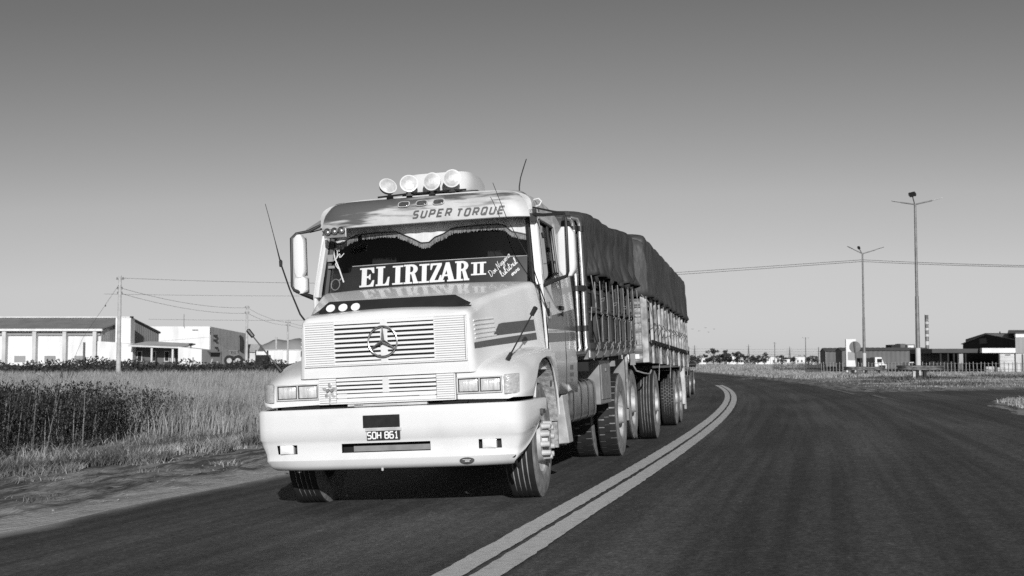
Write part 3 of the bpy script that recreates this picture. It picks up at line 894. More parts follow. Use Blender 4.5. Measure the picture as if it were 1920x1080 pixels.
o = m.build('oval_badge', LAMP_S, bumper, off=(0, 0, 0)); o.location = (.717, -1.082, .440); o.scale = (.064, 1, .024); o.rotation_euler = (0, 0, R(3))
m = MB(); m.box2((.68, -1.091, .444), (.75, -1.087, .447)); m.box2((.70, -1.091, .430), (.74, -1.087, .436)); m.build('badge_relief', TEXT_W, bumper)
# engine cross-member seen in the slot over the bumper
m = MB(); m.box2((-.30, -1.0, .925), (.36, -.94, .945), 1); m.box2((-1.0, -.95, .86), (1.05, -.80, .955)); m.box2((-.36, -1.0, .93), (-.22, -.95, .95), 1)
m.box2((.5, -1.0, .925), (.72, -.95, .94), 0)
m.build('front_crossmember', [DARK, WHITE_D], truck)

# ---- cab shell: side walls with window openings, pillars, roof, rear wall
def sx(z): return float(np.interp(z, [.9, 1.3, 1.7, 2.05, 2.72, 2.80], [1.16, 1.175, 1.17, 1.15, 1.085, 1.07]))
def yfront(z): return float(np.interp(z, [.9, 1.45, 2.03, 2.72], [.66, .40, .34, .50]))
YC = [0, .10, .34, .36, .62, .80, 1.04, 1.10, 1.30, 1.60, 1.93, 1.97]
def cab_rows(i):
    wb = float(np.interp(YC[i], [.1, .5, .75, 1.0, 1.1], [2.03, 2.05, 2.14, 2.17, 2.17]))
    wt = 2.66
    return [.93, 1.25, 1.46, 1.56, 1.75, 1.95, wb, (wb + wt) / 2, wt, 2.72]
def side_wall(s):
    m = MB(); rg = []
    for i, yc_ in enumerate(YC):
        ring = []
        for z in cab_rows(i):
            y0 = yfront(z); y = y0 + yc_ * ((1.97 - y0) / 1.97 if False else 1) if False else y0 + (2.08 - y0) * yc_ / 1.97
            ring.append((s * sx(z), y, z))
        rg.append(ring)
    m.loft(rg, smooth=True, skip=lambda i, j: (1 <= i <= 6 and j in (6, 7)) or (i <= 2 and j == 0 and False))
    o = m.build('cab_side', WHITE, truck, solid=.03, angle=30)
    # glass
    g = MB(); gr = []
    for i in range(1, 8):
        ring = []
        for z in cab_rows(i)[6:9]:
            y0 = yfront(z); ring.append((s * (sx(z) - .012), y0 + (2.08 - y0) * YC[i] / 1.97, z))
        gr.append(ring)
    g.loft(gr, smooth=True); g.build('side_window', GLASS_D, o)
    # black rubber seal round the window
    sm = MB()
    loop = [gr[k][0] for k in range(7)] + [gr[6][1], gr[6][2]] + [gr[k][2] for k in range(5, -1, -1)] + [gr[0][1], gr[0][0]]
    sm.tube([(p[0] + s * .02, p[1], p[2]) for p in loop], .014, 6)
    yq = gr[3]; sm.tube([(p[0] + s * .012, p[1] + .1, p[2]) for p in yq], .014, 6)
    sm.build('window_seal', PLASTIC, o)
    # door gap, handle, hinges, waist moulding, decals
    dm = MB()
    for yy in (.36, 1.36):
        dm.tube([(s * (sx(z) + .013), yy + (yfront(z) - .34) * (.5 if yy < 1 else 0), z) for z in (1.02, 1.3, 1.6, 1.9, 2.1)], .006, 4)
    dm.build('door_gap', DARK, o)
    hm = MB(); hm.box2((s * 1.178, 1.12, 1.785), (s * 1.205, 1.28, 1.825)); hm.lathe([(1.17 * s, .001), (1.215 * s, .028), (1.215 * s, .001)][::1], c=(0, 1.16, 1.74), axis='x', n=12)
    hm.build('door_handle', PLASTIC, o, bevel=.005)
    hg = MB()
    for zz in (1.70, 1.80):
        hg.lathe([(-.03, .001), (-.03, .022), (.03, .022), (.03, .001)], c=(s * 1.20, .40 + .05 * (1.8 - zz) * 10, zz), axis='z', n=10)
    hg.tube([(s * 1.20, .45, 1.70), (s * 1.195, .40, 1.80)], .014, 6)
    hg.build('door_hinge', CHROME, o)
    wm = MB(); wm.loft([[(s * (sx(z) + .016), y, z + (y - .4) * .04) for z in (1.535, 1.545, 1.555)] for y in np.linspace(.42, 2.06, 8)], smooth=True)
    wm.build('waist_moulding', WHITE_D, o)
    ya = np.linspace(.40, 2.07, 10)
    d = MB()
    d.loft([[(s * (sx(z) + .0175), y, z) for z in (1.575 + .01 * (y - .4), 1.66 + (y - .4) * .05, 1.685 + (y - .4) * .09)] for y in ya], smooth=True); d.build('door_stripe', STRIPE, o); d = MB()
    d.loft([[(s * (sx(z) + .0175), y, z) for z in (1.44 + .03 * (y - .4), 1.53 + .03 * (y - .4))] for y in ya], smooth=True)
    d.build('door_stripe', STRIPE, o)
    if s > 0:
        t = MB()
        stroke_text(t, '191', 1.83, 1.69, .09, .075, .014, lambda u, v, e: (sx(v) + .019 + e, u, v), wid=.8)
        t.build('door_number', WHITE_D, o)
        t = MB()
        for k, (w, h) in enumerate(((.20, .05), (.24, .04), (.12, .025), (.2, .02))):
            zc = 1.20 - [0, .075, .135, .18][k]
            n_ = max(3, int(w / .035))
            for q in range(n_):
                a = 1.68 - w / 2 + w * q / n_
                poly(t, rect(a, zc - h / 2, a + w / n_ * .72, zc + h / 2), lambda u, v, e: (sx(v) + .0185 + e, u, v))
        t.build('door_lettering', GREYM, o)
    return o
cab_r = side_wall(1); cab_l = side_wall(-1)
# A-pillars
for s in (1, -1):
    m = MB(); rg = []
    for z in np.linspace(2.0, 2.78, 8):
        y = float(np.interp(z, [2.03, 2.72], [.36, .54]))
        a = sx(min(z, 2.78))
        rg.append([(s * (a + .016), y + .12, z), (s * (a + .018), y, z), (s * (a - .005), y - .035, z), (s * (a - .048), y - .04, z), (s * (a - .056), y + .02, z)])
    m.loft(rg, smooth=True, cap0=True, cap1=True)
    m.build('pillar', WHITE, truck, angle=50)
# roof
m = MB(); rg = []
for (y, zt, zs) in ((.40, 2.945, 2.70), (.60, 2.965, 2.70), (1.0, 2.985, 2.70), (1.4, 2.97, 2.70), (1.65, 2.94, 2.70), (1.85, 2.88, 2.70), (1.98, 2.80, 2.70), (2.08, 2.73, 2.70)):
    ring = []
    for k in range(25):
        a = math.pi * (1 - k / 24); e = .42
        ring.append((1.088 * sgnpow(math.cos(a), e), y, zs + (zt - zs) * abs(math.sin(a)) ** e + .012 * math.sin(a) ** 2))
    rg.append(ring)
m.loft(rg, smooth=True, cap0=True)
m.build('roof', WHITE_D, truck, angle=50)
MB().box2((-1.13, 2.06, 1.0), (1.13, 2.09, 2.72)).build('cab_rear_wall', WHITE_D, truck)
# near-black interior; bulkhead and lining added to colour in the cab's shade
m = MB()
m.box2((-1.10, 1.15, 1.3), (1.10, 1.2, 2.72)); m.box2((-1.1, .5, 2.70), (1.1, 1.15, 2.71)); m.box2((-1.06, .46, 1.30), (1.06, 1.15, 1.32))
for x in (-.62, .62):
    m.box2((x - .26, .95, 1.4), (x + .26, 1.1, 2.25)); m.box2((x - .13, .98, 2.25), (x + .13, 1.06, 2.42))
m.box2((-1.0, .42, 1.75), (1.0, .56, 2.0))
m.build('cab_interior', INSIDE, truck)
sw = MB(); cc = Vector((.55, .74, 2.12))
sw.tube([cc + Vector((.22 * math.cos(R(a)), .1 * math.sin(R(a)), .20 * math.sin(R(a)))) for a in range(0, 361, 15)], .014, 8, cap=False)
sw.tube([cc + Vector((-.2, 0, 0)), cc, cc + Vector((.2, 0, 0))], .012, 6); sw.tube([cc, cc + Vector((0, -.2, -.35))], .02, 6)
sw.build('steering_wheel', PLASTIC, truck)

# ---- windscreen, curtain, banner
def ws(x, z, o=0.0):     # windscreen surface; o moves inwards
    y = .325 + (z - 2.03) * .235 + .10 * (abs(x) / 1.06) ** 3
    return (x, y + o, z)
m = MB()
m.loft([[ws(x * (1.06 - .055 * (z - 2.0) / .7), z) for z in np.linspace(2.012, 2.72, 8)] for x in np.linspace(-1, 1, 25)], smooth=True)
wscreen = m.build('windscreen', GLASS, truck)
sm = MB()
edge = [(x * 1.0, 2.025) for x in np.linspace(-1.055, 1.055, 20)]
sm.tube([ws(x, z, -.004) for x, z in edge], .016, 6)
for s in (1, -1): sm.tube([ws(s * (1.065 - .055 * (z - 2) / .7), z, -.004) for z in np.linspace(2.02, 2.72, 8)], .032, 6)
sm.build('windscreen_seal', PLASTIC, wscreen)
def curve_fn(pts): return lambda x: float(np.interp(x, [p[0] for p in pts], [p[1] for p in pts]))
cpts = [(-1.02, 2.63), (-1.0, 2.57), (-.97, 2.54), (-.91, 2.54), (-.85, 2.58), (-.76, 2.612), (-.68, 2.622), (-.5, 2.625), (-.33, 2.62), (-.25, 2.582), (-.15, 2.535), (-.06, 2.485), (.02, 2.485), (.08, 2.535), (.16, 2.56), (.26, 2.615), (.40, 2.622), (.52, 2.628), (.71, 2.628), (.78, 2.61), (.85, 2.545), (.95, 2.52), (1.0, 2.505)]
cf = curve_fn(cpts)
xs_ = np.linspace(-1.0, 1.0, 121)
m = MB()
m.loft([[ws(x, z, .035 + .006 * math.sin(x * 42)) for z in np.linspace(cf(x), 2.73, 5)] for x in xs_], smooth=True)
curtain = m.build('curtain', CURT, truck)
m = MB(); m.tube([ws(x, cf(x) + .004, .022) for x in xs_], .007, 6); m.build('curtain_piping', PLASTIC, curtain)
m = MB()
for i in range(330):
    x = -.99 + 1.98 * i / 330; l = .040 + .014 * random.random()
    z = cf(x) - .004
    if -.74 < x < -.70: continue
    a = ws(x, z, .026); b = ws(x + .0048, z, .026)
    m.add([a, b, (b[0] + random.uniform(-.003, .003), b[1], b[2] - l), (a[0] + random.uniform(-.003, .003), a[1], a[2] - l)], [(0, 1, 2, 3)])
stuff(m.build('fringe', FRINGE, curtain))
m = MB(); m.loft([[ws(x, z, .02) for z in (2.04, 2.18, (2.235 if x < -.79 else 2.295 + .0 * x))] for x in np.concatenate([np.linspace(-1.03, -.8, 5), np.linspace(-.785, 1.0, 24)])], smooth=True)
banner = m.build('banner', BANNER, truck)
m = MB(); m.tube([ws(x, 2.297, .014) for x in np.linspace(-.78, 1.0, 20)], .004, 5); m.build('banner_edge', WHITE_D, banner)
fb = lambda u, v, e: ws(u, v, .0165 - e)
B, T_ = 2.082, 2.272
for spec_ in [('E', -.695, -.535, B - .004, T_), ('L', -.52, -.375, B - .002, T_ + .003), ('I', -.345, -.235, B, T_), ('R', -.228, -.072, B, T_ + .004), ('I', -.07, .035, B, T_), ('Z', .040, .160, B, T_), ('A', .135, .30, B, T_ + .002), ('R', .295, .44, B, T_ + .006), ('J', .455, .605, 2.128, 2.257)]:
    m = MB(); slab_text(m, [spec_], fb); m.build('letter', TEXT_W, banner)
# hand-lettered script on the right of the banner
def script_line(mb, x0, z0, x1, z1, h, n, w, f, seed):
    r = random.Random(seed); dx, dz = x1 - x0, z1 - z0; L = math.hypot(dx, dz); ux, uz = dx / L, dz / L
    for k in range(n):
        a = L * k / n; st = L / n; hh = h * (1.9 if k in (0, n // 2) else r.uniform(.8, 1.15))
        pts = []
        for i in range(11):
            t = i / 10; ang = 2 * math.pi * t + r.uniform(-.15, .15)
            uu = a + st * (.15 + .8 * t) - .42 * st * math.sin(ang); vv = hh * (.5 - .5 * math.cos(ang))
            pts.append((x0 + ux * uu - uz * vv, z0 + uz * uu + ux * vv))
        ribbon(mb, pts, w, f)
CUR = {  # joined-up hand, unit x-height
 'D': [[(.1, 0), (.35, 1.9), (.2, 1.6), (.6, 1.95), (1.1, 1.5), (.95, .5), (.4, -.05), (.05, .2)]], 'N': [[(-.1, .1), (.1, -.05), (.4, 1.9), (.75, .0), (1.1, 1.7), (1.35, 2.0)]],
 'o': [[(.5, .9), (.15, .75), (.05, .3), (.3, 0), (.6, .25), (.6, .7), (.4, .95), (.75, .8)]], 'n': [[(0, .85), (.1, .0), (.3, .75), (.5, .9), (.55, .1), (.75, .1)]],
 'a': [[(.55, .8), (.2, .85), (.03, .35), (.25, 0), (.5, .4), (.58, .9), (.56, .1), (.78, .15)]], 'g': [[(.55, .8), (.2, .85), (.05, .4), (.3, .1), (.55, .6), (.5, -.6), (.2, -.9), (.0, -.55), (.75, .15)]],
 'u': [[(0, .9), (.05, .15), (.3, 0), (.5, .5), (.55, .9), (.58, .1), (.78, .1)]], 'e': [[(.05, .4), (.5, .6), (.4, .95), (.1, .7), (.1, .2), (.35, 0), (.7, .2)]], 'r': [[(0, .1), (.15, .9), (.25, .7), (.5, .75), (.5, .15), (.7, .1)]],
 't': [[(.25, 1.8), (.15, .2), (.35, 0), (.6, .2)], [(-.05, 1.15), (.6, 1.3)]], 'l': [[(0, .2), (.4, 1.5), (.25, 1.8), (.1, 1.2), (.2, .1), (.5, .1)]]}
def cursive(mb, word, x0, z0, ang, h, w, f):
    ca, sa = math.cos(R(ang)), math.sin(R(ang)); u = 0
    for ch in word:
        if ch == ' ': u += .5; continue
        for st in CUR[ch]:
            P = []
            for k in range(len(st) - 1):      # soften the corners
                p0 = st[max(0, k - 1)]; p1 = st[k]; p2 = st[k + 1]; p3 = st[min(len(st) - 1, k + 2)]
                for t in (0, .33, .66):
                    P.append(tuple(.5 * (2 * p1[i] + (p2[i] - p0[i]) * t + (2 * p0[i] - 5 * p1[i] + 4 * p2[i] - p3[i]) * t * t + (-p0[i] + 3 * p1[i] - 3 * p2[i] + p3[i]) * t ** 3) for i in (0, 1)))
            P.append(st[-1])
            ribbon(mb, [(x0 + ca * (u + a + .2 * b) * h - sa * b * h, z0 + sa * (u + a + .2 * b) * h + ca * b * h) for a, b in P], w, f)
        u += 1.3 if ch in 'DN' else .72
m = MB()
cursive(m, 'Don Naguero', .655, 2.10, 47, .031, .0045, fb)
cursive(m, 'lulutrul', .765, 2.095, 43, .036, .0058, fb)
cursive(m, 'nrura', .862, 2.10, 42, .026, .005, fb)
m.build('script_lettering', TEXT_W, banner)
# white scribble and ring on the left of the glass
m = MB(); ff = lambda u, v, e: ws(u, v, .008 - e)
ribbon(m, [(-.868, 2.142), (-.93, 2.29), (-.985, 2.40), (-1.005, 2.475)], .015, ff)
ribbon(m, [(-1.005, 2.475), (-.99, 2.498), (-.972, 2.495), (-.960, 2.47), (-.957, 2.43), (-.966, 2.39)], .010, ff)
ribbon(m, [(-1.045, 2.345), (-1.0, 2.375), (-.965, 2.395), (-.945, 2.425), (-.938, 2.44), (-.928, 2.435), (-.925, 2.42), (-.93, 2.405), (-.915, 2.405), (-.88, 2.44)], .009, ff)
ribbon(m, [(-.962, 2.36), (-.975, 2.335), (-.955, 2.305), (-.935, 2.285)], .009, ff)
ribbon(m, [(-.938, 2.462), (-.942, 2.485)], .008, ff)
m.build('windscreen_script', TEXT_W, wscreen)
m = MB()
m.tube([ws(-.965 + .05 * math.cos(R(a)), 2.125 + .055 * math.sin(R(a)), .015) for a in range(0, 361, 20)], .006, 6, cap=False)
m.tube([ws(-.92, 2.165, .015), ws(-.90, 2.185, .015)], .008, 6)
m.build('hanging_ring', GREYM, truck)
MB().box2((-1.04, .43, 2.36), (-.98, .45, 2.43)).build('windscreen_sticker', GREYM, wscreen); MB().box2((-1.03, .42, 2.29), (-.965, .44, 2.315)).build('windscreen_sticker', GREYM, wscreen)

# ---- sun visor over the windscreen
VP = [(.47, 2.690), (.32, 2.668), (.295, 2.664), (.283, 2.672), (.282, 2.70), (.284, 2.76), (.290, 2.82), (.305, 2.873), (.335, 2.912), (.38, 2.940), (.48, 2.958), (.60, 2.972)]
def visor_y(x, z): return float(np.interp(z, [p[1] for p in VP[3:]], [p[0] for p in VP[3:]])) + .11 * (abs(x) / 1.1) ** 6
m = MB(); rg = []
for x in np.concatenate([np.linspace(-1.07, -.9, 9), np.linspace(-.85, .85, 21), np.linspace(.9, 1.07, 9)]):
    ring = []
    for (y, z) in VP:
        f = (z - 2.66) / .3; e = max(0, (abs(x) - .91) / .16)
        xx = x * (1 - .05 * f); zz = z - .075 * f * e ** 2.6
        ring.append((xx, y + .11 * (abs(x) / 1.1) ** 6, zz))
    rg.append(ring)
m.loft(rg, smooth=True)
for r_ in (rg[0], rg[-1]):
    m.add(list(r_), [list(range(len(r_)))])
visor = m.build('sun_visor', VISOR, truck, angle=45)
def visor_map(u, v, e): return (u, visor_y(u, v) - .005 - e, v)
letters('SUPER', -.085, 2.718, .066, .083, .0165, visor_map, TEXT_G, visor, shear=.36, wid=1.12)
letters('TORQUE', .355, 2.706, .066, .083, .0165, visor_map, TEXT_G, visor, shear=.36, wid=1.12)
for i, x in enumerate((-.175, .008, .18)):
    m = MB(); n_ = 20
    pr = [(.052 * sgnpow(math.cos(R(a)), .6), .026 * sgnpow(math.sin(R(a)), .6)) for a in range(0, 360, 18)]
    z0 = 2.865
    def mp(u, v, o): return (x + u, visor_y(x, z0) + v * .75 - o, z0 + v)
    m.loft([[mp(u * 1.18, v * 1.25, -.004) for u, v in pr], [mp(u * 1.15, v * 1.2, .008) for u, v in pr], [mp(u, v, .010) for u, v in pr]], 0, closed=True)
    m.loft([[mp(u, v, .010) for u, v in pr], [mp(u * .7, v * .7, .020) for u, v in pr], [mp(u * .1, v * .1, .022) for u, v in pr]], 1, closed=True, cap1=True)
    m.build('marker_light', [WHITE_D, LAMP_S], visor)
# three round spot lamps on a plate under the visor
pl = MB(); pl.box2((-.995, .245, 2.575), (-.765, .262, 2.665)); plate3 = pl.build('lamp_plate', ALU, truck, bevel=.003)
for k in range(3):
    m = MB(); c = (-.955 + .072 * k + .004, .232, 2.635 + .004 * k)
    m.lathe([(.02, .034), (-.012, .036), (-.014, .030), (-.004, .022), (.004, .010), (.004, .001)], c=c, axis='y', n=20, mats=[0, 0, 1, 1, 2])
    m.build('spot_lamp', [PLASTIC, LAMP_S, LAMP_F], plate3)

# ---- roof: air conditioner and four spotlights
m = MB(); rg = []
for (z, hw, y0, y1) in ((3.0, .42, .56, 1.42), (3.03, .435, .55, 1.44), (3.14, .43, .57, 1.42), (3.205, .40, .62, 1.36), (3.225, .34, .70, 1.28)):
    ring = []
    for k in range(32):
        a = 2 * math.pi * k / 32
        ring.append((.075 + hw * .83 * sgnpow(math.cos(a), .38), (y0 + y1) / 2 + (y1 - y0) / 2 * sgnpow(math.sin(a), .5), z))
    rg.append(ring)
m.loft(rg, smooth=True, closed=True, cap1=True)
ac = m.build('roof_cooler', WHITE, truck, angle=35)
MB().box2((-.28, .60, 2.97), (.50, 1.40, 3.0)).build('cooler_base', PLASTIC, ac)
for k, (x, z, dy, rx, rz) in enumerate(((-.365, 3.07, .40, -28, 44), (-.145, 3.08, .40, -14, 24), (.095, 3.083, .40, -4, 4), (.30, 3.098, .40, -4, 10))):
    m = MB()
    r_ = .088
    m.lathe([(.075, .03), (.06, .055), (.03, .080), (.0, r_), (-.012, r_ + .003), (-.014, r_ - .008), (-.022, r_ - .03), (-.028, .03), (-.029, .001)], axis='y', n=28, mats=[0, 0, 0, 1, 1, 2, 2, 2])
    sp = m.build('spotlight', [PLASTIC, WHITE, LAMP_W], truck, off=(0, 0, 0), angle=40)
    sp.location = (x, dy, z); sp.rotation_euler = (R(rx), 0, R(rz - 8))
    b = MB(); b.box2((-.016, -.01, -.125), (.016, .012, -.075)); b.box2((-.03, -.02, -.135), (.03, .03, -.122))
    bo = b.build('lamp_bracket', PLASTIC, sp, off=(0, 0, 0)); bo.rotation_euler = (0, 0, 0)
m = MB(); m.tube([(-.48, .42, 2.97), (-.2, .44, 2.985), (.2, .46, 2.99), (.42, .47, 2.99)], .010, 6); m.build('lamp_rail', PLASTIC, truck)
# roof grab loops
for s in (1, -1):
    m = MB(); b0 = (s * 1.075, .62, 2.79)
    m.tube([b0, (s * 1.125, .60, 2.80), (s * 1.145, .60, 2.835), (s * 1.12, .60, 2.865), (s * 1.06, .62, 2.86)], .009, 6); m.build('roof_loop', WHITE, truck)

# ---- aerials and fender marker rods
m = MB(); m.tube([(1.20, .42, 1.70), (1.185, .30, 1.84), (1.10, .18, 2.20), (.90, .10, 2.62), (.785, .06, 2.97)], [.012, .007, .005, .004, .003], 6); m.build('aerial', PLASTIC, truck)
m = MB(); m.tube([(.845, 1.0, 2.97), (.848, 1.0, 3.06), (.865, 1.0, 3.15), (.90, 1.0, 3.25), (.935, 1.0, 3.34)], [.007, .007, .006, .006, .005], 6); m.build('aerial', PLASTIC, truck)
m = MB(); m.tube([(-1.18, .35, 1.66), (-1.30, .31, 1.84), (-1.40, .30, 2.10), (-1.485, .30, 2.36), (-1.545, .30, 2.62), (-1.60, .30, 2.85), (-1.632, .30, 2.975)], [.013, .010, .009, .009, .004, .0035, .003], 6)
m.lathe([(-.03, .004), (-.025, .016), (.03, .018), (.045, .005)], c=(-1.485, .30, 2.355), axis='z', n=10); m.build('aerial', PLASTIC, truck)
def rod(p0, p1):
    p0, p1 = Vector(p0), Vector(p1); d = (p1 - p0).normalized()
    m = MB(); m.tube([p0, p0 + d * .07, p0 + d * .075, p1 - d * .09, p1 - d * .085, p1 - d * .01, p1], [.022, .016, .007, .006, .02, .022, .012], 8); m.build('marker_rod', PLASTIC, truck)
rod((1.025, -.72, 1.275), (1.29, -.66, 1.73)); rod((-1.085, -.72, 1.265), (-1.405, -.72, 1.665))

# ---- mirrors
def mirror(s):
    m = MB(); cx = s * 1.42 if s > 0 else -1.285; hw = .088 if s > 0 else .062
    y = .32
    arm = [(s * 1.09, .42, 2.69), (s * 1.20, .34, 2.665), (cx - s * .0, .26, 2.655), (cx + s * .02, .245, 2.60), (cx + s * .02, .235, 2.10), (cx, .25, 2.055), (s * 1.25, .36, 2.02), (s * 1.14, .42, 1.985)]
    if s < 0: arm = [(-1.085, .42, 2.735), (-1.19, .34, 2.67), (-1.30, .27, 2.645), (-1.345, .25, 2.60), (-1.350, .245, 2.12), (-1.33, .25, 2.08), (-1.26, .32, 2.04), (-1.17, .42, 1.995)]
    m.tube(arm, [.020, .016, .014, .014, .014, .016, .022, .026], 8)
    if s > 0: m.tube([(1.09, .44, 2.76), (1.30, .30, 2.69), (1.44, .30, 2.66)], .010, 6); m.box2((1.06, .40, 2.62), (1.12, .46, 2.74)); m.box2((1.43, .29, 2.64), (1.47, .33, 2.67))
    else: m.add([(-1.09, .40, 2.78), (-1.09, .40, 2.69), (-1.20, .34, 2.66), (-1.22, .34, 2.69), (-1.09, .46, 2.78), (-1.09, .46, 2.69), (-1.20, .40, 2.66), (-1.22, .40, 2.69)], [(0, 1, 2, 3), (7, 6, 5, 4), (0, 3, 7, 4), (1, 5, 6, 2)])
    a = m.build('mirror', PLASTIC, truck, angle=60)
    def shell(zc, hz, hw_, yc):
        mm = MB(); rg = []
        for f in np.linspace(-1, 1, 9):
            k = (1 - abs(f) ** 9) ** .5 if abs(f) < 1 else .35
            k = max(k, .5)
            ring = [(cx + hw_ * k * sgnpow(math.cos(R(t)), .32), yc + .055 * sgnpow(math.sin(R(t)), .6) * (1 if math.sin(R(t)) < 0 else .7), zc + hz * f) for t in range(0, 360, 15)]
            rg.append(ring)
        mm.loft(rg, closed=True, smooth=True, cap0=True, cap1=True)
        sh_ = mm.build('mirror_shell', WHITE, a, angle=60)
        g = MB(); g.box2((cx - hw_ * .9, yc + .05, zc - hz * .9), (cx + hw_ * .9, yc + .056, zc + hz * .9)); g.build('mirror_glass', CHROME, sh_)
    if s > 0: shell(2.295, .235, .088, .335)
    else: shell(2.42, .215, .06, .32); shell(2.13, .085, .068, .33)
mirror(1); mirror(-1)
MB().box2((1.10, .36, 2.05), (1.16, .40, 2.16)).build('mirror_bracket', WHITE, truck, bevel=.008)

# ---- exhaust stacks behind the cab
for k, (x, y) in enumerate(((1.205, 2.13), (1.275, 2.16))):
    m = MB()
    z1 = 2.70
    m.tube([(1.10, 1.95 - .0 * k, 1.33 + .01 * k), (x - .02, y - .03, 1.335 + .01 * k), (x + .005, y, 1.40), (x, y, 1.52), (x, y, 2.0), (x - .01, y, z1), (x - .01, y, 2.78), (x - .03, y - .02, 2.83), (x - .10, y - .06, 2.845)], .029, 12)
    ex = m.build('exhaust_pipe', ALU, truck)
    for z, h in ((2.06, .05), (1.62, .06), (2.72, .06)):
        c = MB(); c.lathe([(-h / 2, .030), (-h / 2, .040), (h / 2, .040), (h / 2, .030)], c=(x, y, z), axis='z', n=14); c.build('pipe_clamp', PLASTIC, ex)
m = MB(); m.box2((.9, 2.10, 1.15), (1.30, 2.14, 1.25)); m.box2((1.12, 2.105, 1.25), (1.17, 2.135, 2.8)); m.box2((1.02, 2.1, 2.03), (1.30, 2.14, 2.09)); m.build('exhaust_bracket', DARK, truck)

# ---- chassis, tank, tool box, step
m = MB()
for s in (1, -1): m.box2((s * .36, -.75, .72), (s * .44, 7.6, .98))
for y in (-.4, 1.0, 2.6, 4.2, 6.0, 7.2): m.box2((-.36, y, .76), (.36, y + .1, .94))
m.box2((-.95, -.06, .44), (.95, .06, .58)); m.lathe([(-.95, .07), (.95, .07)], c=(0, 5.3, .56), axis='x', n=14); m.lathe([(-.2, .05), (-.19, .2), (.19, .2), (.2, .05)], c=(0, 5.3, .56), axis='x', n=16); m.lathe([(-.95, .06), (.95, .06)], c=(0, 6.52, .68), axis='x', n=12)
m.box2((-.45, -.7, .62), (.45, .6, 1.35))
m.build('chassis', DARK, truck)
m = MB(); rg = []
for y in (1.60, 1.615, 1.65, 1.70, 3.40, 3.44, 3.46):
    k = {1.60: .86, 1.615: .93, 1.65: .98}.get(y, 1.0 if y < 3.45 else .92)
    rg.append([(.86 + .31 * k * sgnpow(math.cos(R(t)), .35), y, .83 + .235 * k * sgnpow(math.sin(R(t)), .35)) for t in range(0, 360, 9)])
m.loft(rg, closed=True, smooth=True, cap0=True, cap1=True)
tank = m.build('fuel_tank', ALU, truck, angle=35)
m = MB()
for y in (1.82, 2.35, 2.85, 3.28):
    m.loft([[(.86 + .318 * sgnpow(math.cos(R(t)), .35), yy, .83 + .243 * sgnpow(math.sin(R(t)), .35)) for t in range(0, 360, 9)] for yy in (y - .03, y + .03)], closed=True, smooth=True)
m.build('tank_strap', GREYM, tank)
MB().lathe([(0, .06), (.05, .06), (.05, .001)], c=(.95, 2.0, 1.06), axis='z', n=14).build('filler_cap', PLASTIC, tank)
m = MB(); m.box2((.62, 3.60, .74), (1.20, 4.55, 1.28)); tb = m.build('tool_box', GREYM, truck, bevel=.012)
m = MB(); m.box2((1.2, 3.68, .80), (1.212, 4.47, 1.22)); m.box2((1.21, 4.0, 1.14), (1.225, 4.1, 1.18)); m.build('tool_box_door', GREYM, tb, bevel=.004)
m = MB()
m.add([(.80, 1.15, .90), (1.17, 1.12, .92), (1.19, 1.30, .42), (.80, 1.30, .40), (.80, 1.45, .90), (1.17, 1.42, .92), (1.19, 1.55, .42), (.80, 1.55, .40)], [(0, 3, 2, 1), (4, 5, 6, 7), (1, 2, 6, 5), (0, 4, 7, 3), (0, 1, 5, 4), (3, 7, 6, 2)])
m.build('cab_step', WHITE_D, truck, bevel=.012)
m = MB(); m.lathe([(.86, .05), (.86, .11), (1.12, .11), (1.12, .02)], c=(0, 1.50, .50), axis='x', n=18); m.build('air_tank', WHITE_D, truck)
m = MB(); m.tube([(1.10, 1.50, .95), (1.16, 1.46, .97), (1.20, 1.46, .99)], .035, 10); m.box2((1.1, 1.40, .86), (1.17, 1.48, 1.05)); m.build('air_filter', WHITE_D, truck)

